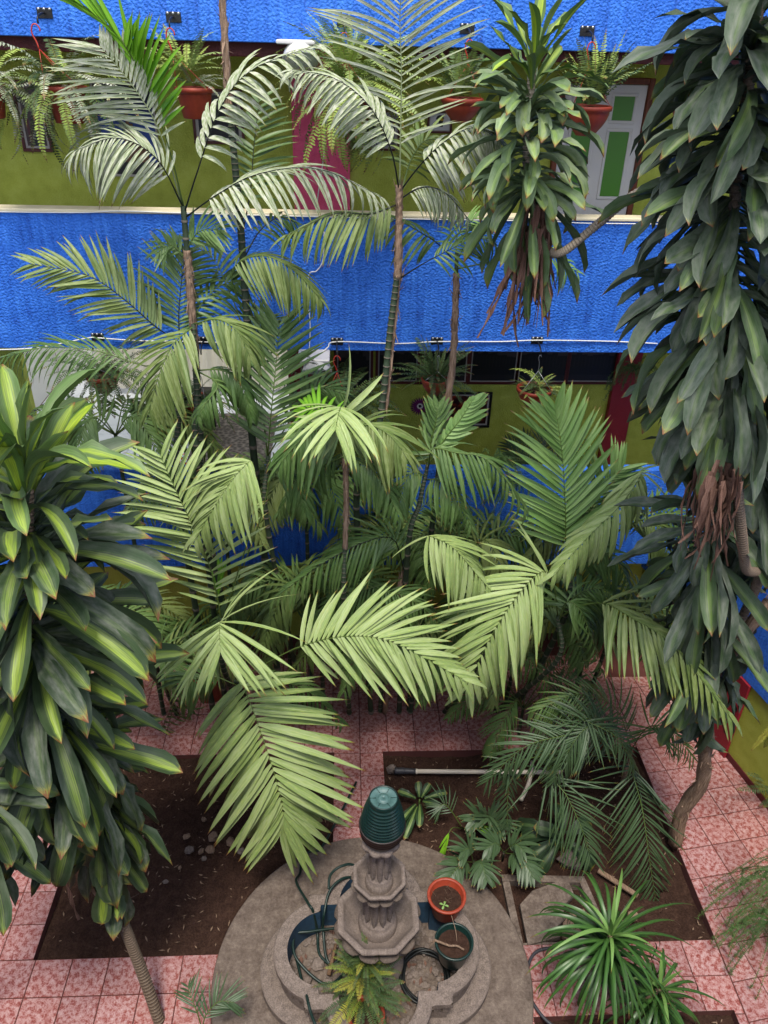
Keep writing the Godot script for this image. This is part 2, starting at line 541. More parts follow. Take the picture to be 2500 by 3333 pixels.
	M.drac_grey = [leaf_mat(leaf_tex(171, Color(0.2, 0.26, 0.18), Color(0.27, 0.35, 0.18), 0.22, 0.18, 0.36, gd, 0.0, 0.02), 0.5), leaf_mat(leaf_tex(173, Color(0.17, 0.23, 0.16), Color(0.23, 0.31, 0.16), 0.22, 0.18, 0.4, gd, 0.0, 0.0), 0.48), leaf_mat(leaf_tex(175, Color(0.22, 0.3, 0.18), Color(0.36, 0.46, 0.18), 0.28, 0.18, 0.25, gd, 0.0, 0.03), 0.46)]
	M.drac_pale = [leaf_mat(leaf_tex(176, Color(0.38, 0.46, 0.3), Color(0.48, 0.57, 0.28), 0.3, 0.16, 0.3, Color(0.6, 0.62, 0.57)), 0.5), leaf_mat(leaf_tex(179, Color(0.3, 0.39, 0.23), Color(0.4, 0.5, 0.22), 0.28, 0.16, 0.22, Color(0.6, 0.62, 0.57)), 0.48)]
	M.strap = [leaf_mat(leaf_tex(181, Color(0.2, 0.33, 0.14), Color(0.27, 0.41, 0.18), 0.3, 0.16, 0.03, gd), 0.3), leaf_mat(leaf_tex(183, Color(0.17, 0.28, 0.12), Color(0.23, 0.36, 0.15), 0.3, 0.16, 0.05, gd), 0.3)]
	M.fern = [leaf_mat(leaf_tex(191, Color(0.55, 0.63, 0.27), Color(0.6, 0.67, 0.31), 0.2, 0.1, 0.08, dustc), 0.6, Color(0.08, 0.12, 0.01)), leaf_mat(leaf_tex(193, Color(0.48, 0.57, 0.27), Color(0.52, 0.6, 0.29), 0.2, 0.1, 0.2, dustc), 0.6, Color(0.08, 0.12, 0.01))]
	M.fern_dark = [leaf_mat(leaf_tex(195, Color(0.2, 0.29, 0.14), Color(0.24, 0.33, 0.16), 0.2, 0.1, 0.12, gd), 0.6), leaf_mat(leaf_tex(197, Color(0.25, 0.34, 0.16), Color(0.29, 0.37, 0.18), 0.2, 0.1, 0.1, gd), 0.6)]
	M.fern_yellow = [leaf_mat(leaf_tex(198, Color(0.56, 0.55, 0.2), Color(0.6, 0.58, 0.24), 0.2, 0.1, 0.06, dustc), 0.6), leaf_mat(leaf_tex(199, Color(0.4, 0.47, 0.15), Color(0.44, 0.5, 0.18), 0.2, 0.1, 0.06, dustc), 0.6)]
	M.dieff = [leaf_mat(leaf_tex(201, Color(0.13, 0.22, 0.11), Color(0.44, 0.52, 0.26), 0.3, 0.5, 0.05, gd), 0.4), leaf_mat(leaf_tex(203, Color(0.12, 0.19, 0.11), Color(0.24, 0.32, 0.18), 0.25, 0.5, 0.08, gd), 0.4)]
	M.rachis = mat(Color(0.3, 0.38, 0.15), 0.5)
	M.rachis_pale = mat(Color(0.52, 0.56, 0.4), 0.5)
	M.rachis_dark = mat(Color(0.06, 0.08, 0.05), 0.4)
	M.twig = mat(Color(0.28, 0.2, 0.15), 0.9)
	M.needle = [mat(Color(0.3, 0.42, 0.2), 0.6), mat(Color(0.24, 0.35, 0.17), 0.6)]
	M.petal_red = mat(Color(0.75, 0.1, 0.05), 0.5)

# ------------------------------------------------------------------ leaf shapes
func arc(phi: float, s: float) -> Vector2:
	if absf(phi) < 0.01:
		return Vector2(s, 0)
	return Vector2(sin(phi * s) / phi, -(1.0 - cos(phi * s)) / phi)

func leaf_mesh(phi: float, segs: int, prof: Callable, fold: float, wave: float, seed_: int, sway := 0.0, twist := 0.0, wk := 3.0) -> ArrayMesh:
	# unit length along x, unit width along z, droops towards -y by the angle phi
	var r := RandomNumberGenerator.new()
	r.seed = seed_
	var ph := r.randf() * 6.0
	var s := sti()
	s.set_smooth_group(0)
	var rows := []
	for i in segs + 1:
		var t := float(i) / segs
		var a := arc(phi, t)
		var w: float = prof.call(t)
		var sd := sway * t * t
		var row := []
		for k in [-1.0, -0.5, 0.0, 0.5, 1.0] if wave > 0.0 else [-1.0, 0.0, 1.0]:
			var lift: float = k * k * w * fold + wave * k * k * sin(t * wk * TAU + ph + k * 0.9) * sin(PI * t)
			var tw: float = twist * t * k * w * 0.5
			var nx := sin(phi * t)
			var ny := cos(phi * t)
			row.append([Vector3(a.x + nx * (lift + tw), a.y + ny * (lift + tw), k * w * 0.5 + sd), Vector2(t, k * 0.5 + 0.5)])
		rows.append(row)
	for i in segs:
		for k in rows[0].size() - 1:
			var q := [rows[i][k], rows[i + 1][k], rows[i + 1][k + 1], rows[i][k + 1]]
			for j in [0, 2, 1, 0, 3, 2]:
				s.set_uv(q[j][1])
				s.add_vertex(q[j][0])
	return fin(s)

func make_leaves() -> void:
	var lance := func(t: float) -> float: return maxf(0.03, pow(sin(PI * pow(clampf(t, 0.0, 1.0), 0.62)), 0.75)) if t > 0.02 else 0.35
	for phi in [0.12, 0.45, 0.8, 1.2, 1.7]:
		var row := []
		for k in 3:
			row.append(leaf_mesh(phi, 6, lance, 0.018, 0.0, 11 + k, [-0.07, 0.02, 0.09][k], [0.02, -0.02, 0.0][k]))
		LEAFLET.append(row)
	var strap := func(t: float) -> float: return lerpf(0.36, 1.0, smoothstep(0.0, 0.65, t)) * (1.0 if t < 0.7 else maxf(0.02, pow(maxf(0.0, 1.0 - pow((t - 0.7) / 0.3, 2.0)), 0.62)))
	for phi in [0.3, 0.9, 1.4, 1.9, 2.4]:
		var row := []
		for k in 4:
			row.append(leaf_mesh(phi, 9, strap, 0.075 - 0.018 * k, 0.016 + 0.008 * k, 31 + k * 5, [-0.12, 0.05, 0.14, 0.0][k], [0.05, -0.06, 0.03, -0.02][k], 1.6 + 0.4 * k))
		STRAP.append(row)
	var rib := func(t: float) -> float: return lerpf(0.8, 1.0, smoothstep(0.0, 0.2, t)) * (1.0 if t < 0.5 else maxf(0.03, pow(1.0 - (t - 0.5) / 0.5, 0.8)))
	for phi in [0.4, 1.2, 1.9, 2.6]:
		var row := []
		for k in 3:
			row.append(leaf_mesh(phi, 10, rib, 0.006, 0.0, 51 + k, [-0.1, 0.12, 0.02][k], 0.02))
		RIBBON.append(row)
	for k in 4:
		CRISP.append(leaf_mesh([0.2, 0.5, -0.3, 0.9][k], 8, func(t: float) -> float: return (0.35 + 0.5 * absf(sin(t * 9.0 + k))) * (1.0 - t * 0.75), 0.03, 0.02, 71 + k, [0.1, -0.12, 0.06, -0.05][k], 0.06))
	for k in 6:
		FERN.append(fern_mesh([0.3, 0.9, 1.4, 1.9, 0.7, 1.6][k], 30, [0.16, 0.18, 0.17, 0.16, 0.26, 0.24][k], 90 + k))

func fern_mesh(phi: float, n: int, w: float, seed_: int) -> ArrayMesh:
	var r := RandomNumberGenerator.new()
	r.seed = seed_
	var s := sti()
	s.set_smooth_group(-1)
	var sway := r.randf_range(-0.15, 0.15)
	for i in n:
		var t := 0.1 + 0.9 * float(i) / n
		var a := arc(phi, t)
		var b := arc(phi, t + 0.02)
		var p := Vector3(a.x, a.y, sway * t * t)
		var d := (Vector3(b.x, b.y, sway * (t + 0.02) * (t + 0.02)) - p).normalized()
		var up := Vector3(-d.y, d.x, 0).normalized()
		var side := d.cross(up).normalized()
		var half := w * 0.5 * minf(1.0, 0.5 + t * 2.5) * pow(1.0 - pow(t, 3.5), 0.8)
		quad(s, p - side * 0.003, p - side * 0.003 + d * 0.036, p + side * 0.003 + d * 0.036, p + side * 0.003)
		for sg in [-1.0, 1.0]:
			var dir: Vector3 = (side * sg + d * r.randf_range(0.1, 0.35) + up * r.randf_range(-0.25, 0.2)).normalized()
			var l := half * r.randf_range(0.85, 1.1)
			var wd := 0.0105
			var droop: Vector3 = -up * l * 0.2
			var q := [p, p + dir * l * 0.35 + d * wd, p + dir * l * 0.8 + d * wd * 0.6 + droop * 0.6, p + dir * l + droop, p + dir * l * 0.75 - d * wd * 0.8 + droop * 0.6, p + dir * l * 0.3 - d * wd]
			for e in [[0, 1, 5], [1, 2, 4], [1, 4, 5], [2, 3, 4]]:
				var uvv := 0.1 if sg < 0 else 0.9
				for j in e:
					s.set_uv(Vector2(t, uvv if j != 0 else 0.5))
					s.add_vertex(q[j])
	return fin(s)

func leaf_xf(p: Vector3, dir: Vector3, n: Vector3, l: float, w: float) -> Transform3D:
	var d := dir.normalized()
	var nn := (n - d * n.dot(d))
	if nn.length() < 0.05:
		nn = Vector3(0.2, 0.1, 1.0) - d * d.z
	nn = nn.normalized()
	var z := d.cross(nn).normalized()
	return Transform3D(Basis(d * l, nn * l, z * w), p)

func frond(palm: Node3D, pts: Array, o: Dictionary) -> void:
	# one pinnate palm leaf along pts (world space); leaflets are its sub-parts unless joined
	var off := palm.position
	var P := []
	for p in pts:
		P.append(p - off)
	var n: int = int(o.get("n", 18) * 1.12)
	var slim: bool = o.get("m", "pale") in ["white", "olive", "mid", "dark"]
	var L: float = o.get("L", 0.4) * (1.3 if slim else 1.46)
	var W: float = o.get("W", 0.036) * (0.98 if slim else 1.1)
	var ang: Array = o.get("a", [62, 28])
	var lift: float = o.get("lift", -8.0)
	var dr: int = o.get("phi", 2)
	var mats: Array = M[o.get("m", "pale")]
	var t0: float = o.get("t0", 0.16)
	var hint: Vector3 = o.get("up", Vector3(0, 0.72, 0.7))
	var ls: Array = o.get("ls", [1.0, 1.0])
	var joined: bool = o.get("join", false)
	var rr: float = o.get("r", 0.007)
	var sag: float = o.get("sag", 0.0)
	var prof: Array = o.get("prof", [0.62, 1.0, 0.45])
	var s := sti()
	tube(s, P, rr, 0.0016, 5, 14)
	var rm: Material = M[o.get("rm", "rachis")]
	var node := part(palm, "frond", fin(s), rm)
	if o.has("label"):
		node.set_meta("label", o.label)
	var js := sti()
	for i in n:
		var f := (i + 0.5) / n
		var t := t0 + (1.0 - t0) * f
		for sd in 2:
			var mult: float = ls[sd]
			if mult <= 0.0:
				continue
			var tt := t + rng.randf_range(-0.25, 0.25) * (1.0 - t0) / n
			var p := cr(P, tt)
			var T := (cr(P, tt + 0.01) - cr(P, tt - 0.01)).normalized()
			var S := T.cross(hint).normalized()
			var N := S.cross(T).normalized()
			var a := deg_to_rad(lerpf(ang[0], ang[1], f) + rng.randf_range(-5, 5))
			var lf := deg_to_rad(lift + rng.randf_range(-9, 9))
			var sg := 1.0 if sd == 1 else -1.0
			var dir := T * cos(a) + (S * sg * cos(lf) + N * sin(lf)) * sin(a)
			dir = (dir + Vector3.DOWN * sag).normalized()
			var lp: float = lerpf(prof[0], prof[1], sin(minf(f / 0.45, 1.0) * PI * 0.5)) if f < 0.45 else lerpf(prof[1], prof[2], pow((f - 0.45) / 0.55, 1.4))
			var len := L * lp * mult * rng.randf_range(0.92, 1.06)
			var wid := W * lerpf(0.8, 1.0, lp) * rng.randf_range(0.85, 1.12)
			var nn := Vector3.UP * 0.75 + N * 0.75
			var v: int = clampi(dr + (rng.randi() % 3 - 1 if rng.randf() < 0.5 else 0), 0, 4)
			var mesh: Mesh = LEAFLET[v][rng.randi() % 3]
			var xf := leaf_xf(p, dir, nn, len, wid)
			if joined:
				js.append_from(mesh, 0, xf)
			else:
				part(node, "leaflet", mesh, mats[rng.randi() % mats.size()], xf)
	if joined:
		part(node, "leaflets", js.commit(), mats[rng.randi() % mats.size()]).set_meta("kind", "stuff")

func stem(parent: Node3D, pts: Array, r0: float, r1: float, style: String, called := "trunk") -> void:
	var P := []
	for p in pts:
		P.append(p - parent.position)
	var s := sti()
	if style == "ring":
		tube(s, P, r0, r1, 9, 16, 0.02, 0.13, [Color(0.03, 0.055, 0.02), Color(0.24, 0.2, 0.15)])
		part(parent, called, fin(s), M.ring_stem)
	elif style == "pale_cane":
		tube(s, P, r0, r1, 10, 16, 0.03, 0.024, [Color(0.5, 0.42, 0.32), Color(0.3, 0.23, 0.16)])
		part(parent, called, fin(s), M.ring_stem)
	elif style == "cane":
		tube(s, P, r0, r1, 10, 16, 0.03, 0.028, [Color(0.26, 0.19, 0.13), Color(0.17, 0.12, 0.08)])
		part(parent, called, fin(s), M.ring_stem)
	else:
		tube(s, P, r0, r1, 9, 40, 0.13)
		# torn fibres of old leaf bases
		s.set_smooth_group(-1)
		for k in int(P[0].distance_to(P[-1]) * 60):
			var t := rng.randf()
			var p := cr(P, t)
			var d := (cr(P, t + 0.02) - cr(P, t - 0.02)).normalized()
			var a := rng.randf() * TAU
			var side := (Vector3(cos(a), 0, sin(a)) - d * d.dot(Vector3(cos(a), 0, sin(a)))).normalized()
			var rr := lerpf(r0, r1, t)
			var b := p + side * rr * 0.95
			var e := b + d * rng.randf_range(-0.12, 0.12) + side * rng.randf_range(0.005, 0.05)
			var c := d.cross(side) * rng.randf_range(0.004, 0.012)
			quad(s, b - c, e - c * 0.2, e + c * 0.2, b + c)
		part(parent, called, fin(s), M.sheath)

func head(parent: Node3D, axis: Array, count: int, L: float, W: float, e0: float, e1: float, mats: Array, newmats: Array, dphi := 2, fresh_part := 0.12, seed_ := 1, lk := 0.75) -> void:
	# spiral of strap leaves round a stem; axis runs from the growing tip downwards
	var r := RandomNumberGenerator.new()
	r.seed = seed_
	for i in count:
		var f := (i + 0.5) / count
		var p := cr(axis, f * 0.96 + 0.02) - parent.position
		var ax := (cr(axis, f - 0.03) - cr(axis, f + 0.03)).normalized()
		var a := i * 2.39996 + r.randf_range(-0.35, 0.35)
		var side := Vector3(cos(a), 0, sin(a))
		var el := deg_to_rad(lerpf(e0, e1, pow(f, 0.55)) + r.randf_range(-21, 21))
		var dir := side * cos(el) + (Vector3.UP * 0.7 + ax * 0.3).normalized() * sin(el)
		var young := f < fresh_part
		var l := L * (lerpf(lk, 1.0, minf(1.0, f / 0.2))) * r.randf_range(0.68, 1.14)
		var w := W * r.randf_range(0.75, 1.12) * (0.85 if young else 1.0)
		var v: int = clampi((0 if f < 0.05 else (1 if young else dphi)) + (r.randi() % 3 - 1), 0, 4)
		var mesh: Mesh = STRAP[v][r.randi() % 4]
		var nn := (Vector3.UP + side * (0.25 if el < -0.5 else -0.15)).rotated(dir.normalized(), r.randf_range(-0.45, 0.45))
		var m: Material = newmats[r.randi() % newmats.size()] if young else mats[r.randi() % mats.size()]
		part(parent, "leaf", mesh, m, leaf_xf(p + side * 0.02, dir, nn, l, w))

func dead_skirt(parent: Node3D, at: Vector3, count: int, L: float, seed_: int, spread := 0.09) -> void:
	var r := RandomNumberGenerator.new()
	r.seed = seed_
	for i in count:
		var a := r.randf() * TAU
		var side := Vector3(cos(a), 0, sin(a))
		var dir := (Vector3.DOWN + side * r.randf_range(0.02, 0.3)).normalized()
		var p := at - parent.position + side * r.randf() * spread + Vector3.UP * r.randf_range(-0.1, 0.12)
		part(parent, "dry_leaf", CRISP[r.randi() % 4], M.dry, leaf_xf(p, dir, side, L * r.randf_range(0.55, 1.1), r.randf_range(0.035, 0.08)))

func fern_crown(parent: Node3D, at: Vector3, count: int, L: float, mats: Array, seed_: int, e0 := 75.0, e1 := 5.0, variants := [0, 1, 2, 3, 4, 5], bias := Vector3.ZERO) -> void:
	var r := RandomNumberGenerator.new()
	r.seed = seed_
	for i in count:
		var f := (i + 0.5) / count
		var a := i * 2.39996 + r.randf_range(-0.4, 0.4)
		var side := Vector3(cos(a), 0, sin(a))
		var el := deg_to_rad(lerpf(e0, e1, f) + r.randf_range(-15, 15))
		var dir := (side * cos(el) + Vector3.UP * sin(el) + bias).normalized()
		var l := L * r.randf_range(0.65, 1.15)
		var v: int = variants[r.randi() % variants.size()]
		part(parent, "frond", FERN[v], mats[r.randi() % mats.size()], leaf_xf(at - parent.position + side * 0.03, dir, Vector3.UP + side * -0.2, l, l))

# ------------------------------------------------------------------ things
func pot_mesh(r_top: float, r_bot: float, h: float, wall := 0.012, rim := 0.014) -> ArrayMesh:
	return lathem([[0.001, 0.0], [r_bot, 0.0], [r_bot + 0.004, 0.006], [r_top - 0.006, h - 0.045], [r_top - 0.004, h - 0.04], [r_top + rim, h - 0.036], [r_top + rim + 0.003, h - 0.004], [r_top + rim - 0.003, h], [r_top - wall + 0.004, h], [r_top - wall, h - 0.006], [r_bot - wall + 0.006, 0.02], [0.001, 0.02]], 36)

func bowl_mesh(r: float, h: float) -> ArrayMesh:
	var p := [[0.001, 0.0], [r * 0.42, 0.0], [r * 0.45, 0.012]]
	for k in 7:
		var t := k / 6.0
		p.append([lerpf(r * 0.5, r * 0.97, sin(t * PI * 0.5)), 0.02 + (h - 0.06) * t])
	p.append_array([[r * 1.06, h - 0.034], [r * 1.07, h - 0.006], [r * 1.04, h], [r * 0.95, h], [r * 0.93, h - 0.03], [r * 0.5, h * 0.4], [0.001, h * 0.35]])
	return lathem(p, 40)

func crumb_disc(r: float, y: float, seed_: int) -> ArrayMesh:
	# uneven potting soil filling a pot
	var rr := RandomNumberGenerator.new()
	rr.seed = seed_
	var s := sti()
	s.set_smooth_group(0)
	var rings := []
	for k in 6:
		var row := []
		for j in 20:
			var a := TAU * j / 20.0
			row.append(Vector3(cos(a) * r * k / 5.0, y + (rr.randf_range(-0.012, 0.016) if k < 5 else -0.004) + 0.01 * (1.0 - k / 5.0), sin(a) * r * k / 5.0))
		rings.append(row)
	for k in 5:
		for j in 20:
			var j2 := (j + 1) % 20
			quad(s, rings[k][j], rings[k + 1][j], rings[k + 1][j2], rings[k][j2])
	return fin(s)

func planter(at: Vector3, hang: Vector3, kind: String, r: float, h: float, label: String, plastic_hook := true) -> Node3D:
	# at: centre of the pot's base; hang: the bracket's lug that it hangs from
	var t := thing("hanging_planter", at, label, "hanging planter", "planters hung along the galleries")
	if kind == "bowl":
		part(t, "pot", bowl_mesh(r, h), M.terracotta)
	else:
		part(t, "pot", pot_mesh(r, r * 0.72, h), M.terracotta)
	part(t, "soil", crumb_disc(r * 0.93, h - 0.03, int(absf(at.x) * 100)), M.soil_local)
	var top := hang - at + Vector3(0, -0.16, 0)
	if plastic_hook:
		part(t, "hook", tubem([top, top + Vector3(-0.012, 0.05, 0), top + Vector3(-0.032, 0.1, 0.004), top + Vector3(-0.022, 0.15, 0.004), top + Vector3(0.005, 0.162, 0), top + Vector3(0.028, 0.14, 0), top + Vector3(0.03, 0.115, 0)], 0.006, 0.005, 6, 18), M.red_plastic)
	else:
		part(t, "hook", tubem([top, top + Vector3(0, 0.08, 0), top + Vector3(-0.014, 0.13, 0), top + Vector3(0, 0.16, 0), top + Vector3(0.014, 0.14, 0)], 0.003, 0.003, 5, 14), M.steel)
	for k in 3:
		var a := TAU * k / 3.0 + 0.5
		part(t, "strand", tubem([top, Vector3(cos(a) * r, h - 0.005, sin(a) * r)], 0.0028, 0.0028, 5, 2), M.red_plastic if plastic_hook else M.steel)
	return t

func bracket(at: Vector3, label: String) -> void:
	var t := thing("wall_bracket", at, label, "bracket", "steel brackets for hanging pots")
	part(t, "plate", boxm(Vector3(-0.058, -0.036, 0.0), Vector3(0.058, 0.036, 0.009), 0.002), M.black)
	for k in [-0.042, 0.0, 0.042]:
		part(t, "bolt", lathem([[0.001, 0.007], [0.007, 0.006], [0.01, 0.0]], 10), M.steel, Transform3D(Basis(Vector3.RIGHT, PI / 2), Vector3(k, 0.026, 0.009)))
	part(t, "arm", tubem([Vector3(0, 0.0, 0.008), Vector3(0, -0.004, 0.1), Vector3(0, -0.03, 0.19), Vector3(0, -0.07, 0.2)], 0.008, 0.007, 6, 10), M.black)

func picture(called: String, tl: Vector3, br: Vector3, fw: float, mw: float, frame: Material, print_tex: Texture2D, label: String, tint := Color.WHITE) -> Node3D:
	var c := (tl + br) * 0.5
	var w := (br.x - tl.x) * 0.5
	var h := (tl.y - br.y) * 0.5
	var t := thing(called, c, label, "picture", "pictures on the gallery walls")
	for e in [[-w, -h, w, -h + fw], [-w, h - fw, w, h]]:
		part(t, "frame_rail", boxm(Vector3(e[0], e[1], 0.003), Vector3(e[2], e[3], 0.028), 0.004), frame)
	for e in [[-w, -h + fw, -w + fw, h - fw], [w - fw, -h + fw, w, h - fw]]:
		part(t, "frame_rail", boxm(Vector3(e[0], e[1], 0.003), Vector3(e[2], e[3], 0.028), 0.004), frame)
	part(t, "mount", boxm(Vector3(-w + fw, -h + fw, 0.003), Vector3(w - fw, h - fw, 0.012), 0.0), M.mount)
	var q := PlaneMesh.new()
	q.orientation = PlaneMesh.FACE_Z
	q.size = Vector2((w - fw - mw) * 2.0, (h - fw - mw) * 2.0)
	var m := mat(tint, 0.35)
	m.albedo_texture = print_tex
	part(t, "print", q, m, Transform3D(Basis.IDENTITY, Vector3(0, 0, 0.015)))
	return t

func print_image(w: int, h: int, fn: Callable) -> ImageTexture:
	var img := Image.create(w, h, false, Image.FORMAT_RGB8)
	for y in h:
		for x in w:
			img.set_pixel(x, y, fn.call((x + 0.5) / w, (y + 0.5) / h))
	return ImageTexture.create_from_image(img)

func streetscape(seed_: int) -> ImageTexture:
	# old dark photograph: pale sky over a dim row of facades
	var n := FastNoiseLite.new()
	n.seed = seed_
	n.frequency = 0.05
	return print_image(128, 72, func(x: float, y: float) -> Color:
		var line := 0.25 + 0.18 * n.get_noise_2d(floor(x * 9.0) * 31.0, 3.0) + 0.05 * absf(x - 0.5)
		var g := 0.2 if y < line else 0.035 + 0.04 * absf(n.get_noise_2d(x * 220.0, y * 160.0)) + (0.05 if fposmod(x * 13.0, 1.0) < 0.3 and y < 0.62 and y > line + 0.06 else 0.0)
		if y > 0.84:
			g = 0.1 + 0.04 * n.get_noise_2d(x * 90.0, y * 40.0)
		return Color(g * 1.12, g * 0.98, g * 0.95))

func _ready() -> void:
	rng.seed = 7741
	# ---------------------------------------------------------------- camera
	var cam := Camera3D.new()
	cam.name = "camera"
	cam.fov = 66.21
	cam.near = 0.05
	cam.far = 400.0
	cam.transform = Transform3D(Basis(Vector3(0.998754, 0.024039, 0.043733), Vector3(0.002395, 0.852238, -0.523149), Vector3(-0.049847, 0.522602, 0.851118)), Vector3(0, 7.25, 0))
	add_child(cam)
	cam.current = true
	# ---------------------------------------------------------------- light
	var env := Environment.new()
	var skm := ProceduralSkyMaterial.new()
	skm.sky_top_color = Color(0.93, 0.95, 1.0)
	skm.sky_horizon_color = Color(0.9, 0.92, 0.96)
	skm.ground_horizon_color = Color(0.4, 0.4, 0.4)
	skm.ground_bottom_color = Color(0.25, 0.25, 0.25)
	skm.sun_angle_max = 1.0
	var sky := Sky.new()
	sky.sky_material = skm
	env.background_mode = Environment.BG_SKY
	env.sky = sky
	env.background_energy_multiplier = 1.0
	env.tonemap_mode = Environment.TONE_MAPPER_LINEAR
	env.tonemap_exposure = 2.7
	env.sdfgi_enabled = true
	env.ssao_enabled = true
	env.ssil_enabled = true
	var we := WorldEnvironment.new()
	we.name = "environment"
	we.environment = env
	add_child(we)
	var sun := DirectionalLight3D.new()
	sun.name = "sun"
	sun.light_energy = 0.5
	sun.light_angular_distance = 14.0
	sun.light_color = Color(1.0, 0.97, 0.92)
	sun.shadow_enabled = true
	sun.rotation_degrees = Vector3(-70, -10, 0)
	add_child(sun)

	make_materials()
	make_leaves()
	build_ground()
	build_far_building()
	build_other_buildings()
	build_fountain()
	build_bed_things()
	build_gallery_things()
	build_dracaenas()
	build_palms()
	build_floor_plants()

# ------------------------------------------------------------------ ground
func build_ground() -> void:
	structure("ground", boxm(Vector3(-60, -0.6, -60), Vector3(60, -0.4, 60), 0.0), M.soil)
	# concrete bed under the tiles, cut out round the planting beds
	var beds := [rect2(-2.83, -6.41, -0.13, -4.072), rect2(0.44, -6.41, 3.49, -4.072), rect2(1.62, -3.445, 3.4, -2.2)]
	var disc := circle2(Vector2(0.24, -3.8), 1.42, 72)
	var rects := [rect2(-6.5, -9.4, 5.9, -6.41), rect2(-6.5, -6.41, -2.83, -4.072), rect2(-0.13, -6.41, 0.44, -4.072), rect2(3.49, -6.41, 5.9, -4.072), rect2(-6.5, -4.072, 5.9, -3.445), rect2(-6.5, -3.445, 1.62, -2.2), rect2(3.4, -3.445, 5.9, -2.2), rect2(-6.5, -2.2, 5.9, 1.4)]
	var s := sti()
	for q in rects:
		slab_poly(s, q, -0.4, -0.006)
	var floor_node := structure("courtyard_floor", fin(s), M.grout)
	# tiles: 15 variants of the full tile share meshes; cut ones are their own
	var T := 0.331
	var g := 0.005
	var full := []
	for k in 15:
		var st := sti()
		slab_poly(st, rect2(-T / 2 + g, -T / 2 + g, T / 2 - g, T / 2 - g), -0.008, 0.0, Vector2(rng.randf(), rng.randf()), 1.7, 0.003)
		full.append(fin(st))
	var holes := beds.duplicate()
	holes.append(disc)
	var zones := [[Transform2D(0.0, Vector2(-1.481 - 12 * T, -4.072 - 12 * T)), 28, 18, 0], [Transform2D(deg_to_rad(-8.6), Vector2(3.899 * 1.0507, -5.497 * 1.0507)) * Transform2D(0.0, Vector2(-6 * T, -9 * T)), 12, 19, 1]]
	var count := 0
	for zn in zones:
		var xf: Transform2D = zn[0]
		for i in zn[1]:
			for j in zn[2]:
				var sq := PackedVector2Array()
				for c in [[0, 0], [1, 0], [1, 1], [0, 1]]:
					sq.append(xf * Vector2((i + c[0]) * T + (g if c[0] == 0 else -g), (j + c[1]) * T + (g if c[1] == 0 else -g)))
				var pieces := [sq]
				var lim := rect2(-3.6, -8.3, 3.487, -2.9) if zn[3] == 0 else rect2(3.493, -7.6, 5.2, -2.9)
				pieces = Geometry2D.intersect_polygons(sq, lim)
				for h in holes:
					var nxt := []
					for p in pieces:
						for q in Geometry2D.clip_polygons(p, h):
							if not Geometry2D.is_polygon_clockwise(q):
								nxt.append(q)
					pieces = nxt
				for p in pieces:
					var area := 0.0
					for k in p.size():
						area += p[k].cross(p[(k + 1) % p.size()]) * 0.5
					if absf(area) < 0.004:
						continue
					count += 1
					var tilt := Basis.from_euler(Vector3(rng.randf_range(-0.004, 0.004), 0, rng.randf_range(-0.004, 0.004)))
					if absf(absf(area) - (T - 2 * g) * (T - 2 * g)) < 0.0005 and p.size() == 4:
						var c := (sq[0] + sq[2]) * 0.5
						var rot := Basis(Vector3.UP, -xf.get_rotation() + (rng.randi() % 4) * PI / 2)
						part(floor_node, "tile", full[rng.randi() % 15], M.tiles[rng.randi() % 4], Transform3D(tilt * rot, Vector3(c.x, 0.0, c.y)))
					else:
						var st := sti()
						slab_poly(st, p, -0.008, 0.0, Vector2(rng.randf(), rng.randf()), 1.7)
						part(floor_node, "tile", fin(st), M.tiles[rng.randi() % 4])
	print("tiles ", count)
	# soil in the beds, uneven
	var n := FastNoiseLite.new()
	n.seed = 5
	n.frequency = 0.9
	n.fractal_octaves = 5
	for b in beds:
		var ss := sti()
		ss.set_smooth_group(0)
		var nx := int((b[1].x - b[0].x) / 0.045)
		var nz := int((b[2].y - b[0].y) / 0.045)
		var hf := func(i: int, j: int) -> Vector3:
			var x: float = lerpf(b[0].x - 0.02, b[1].x + 0.02, float(i) / nx)
			var z: float = lerpf(b[0].y - 0.02, b[2].y + 0.02, float(j) / nz)
			return Vector3(x, -0.1 + n.get_noise_2d(x, z) * 0.07 + n.get_noise_2d(x * 9.0, z * 9.0) * 0.02, z)
		for i in nx:
			for j in nz:
				quad(ss, hf.call(i, j), hf.call(i + 1, j), hf.call(i + 1, j + 1), hf.call(i, j + 1))
		structure("planting_bed_soil", fin(ss), M.soil)
		# crumbs and litter lying on it
		var cs := sti()
		for k in 900:
			var x := rng.randf_range(b[0].x + 0.05, b[1].x - 0.05)
			var z := rng.randf_range(b[0].y + 0.05, b[2].y - 0.05)
			blob(cs, Vector3(x, -0.1 + n.get_noise_2d(x, z) * 0.07, z), Vector3.ONE * rng.randf_range(0.004, 0.008 + 0.02 * pow(rng.randf(), 3.0)) * Vector3(1, 0.7, 1), k)
		var co := part(self, numbered("soil_clods"), fin(cs), M.soil)
		co.set_meta("kind", "stuff")
		tag(co, "dark crumbs of earth scattered over the planting bed", "clods", "earth crumbs on the beds")
		var ls := sti()
		ls.set_smooth_group(-1)
		for k in 300:
			var x := rng.randf_range(b[0].x + 0.05, b[1].x - 0.05)
			var z := rng.randf_range(b[0].y + 0.05, b[2].y - 0.05)
			var a := rng.randf() * TAU
			var d := Vector3(cos(a), rng.randf_range(-0.2, 0.3), sin(a)) * rng.randf_range(0.012, 0.035)
			var e := Vector3(-sin(a), 0, cos(a)) * rng.randf_range(0.003, 0.008)
			var p := Vector3(x, -0.082 + n.get_noise_2d(x, z) * 0.07, z)
			quad(ls, p - d, p + e, p + d, p - e)
		var lo := part(self, numbered("leaf_litter"), fin(ls), M.plank)
		lo.set_meta("kind", "stuff")
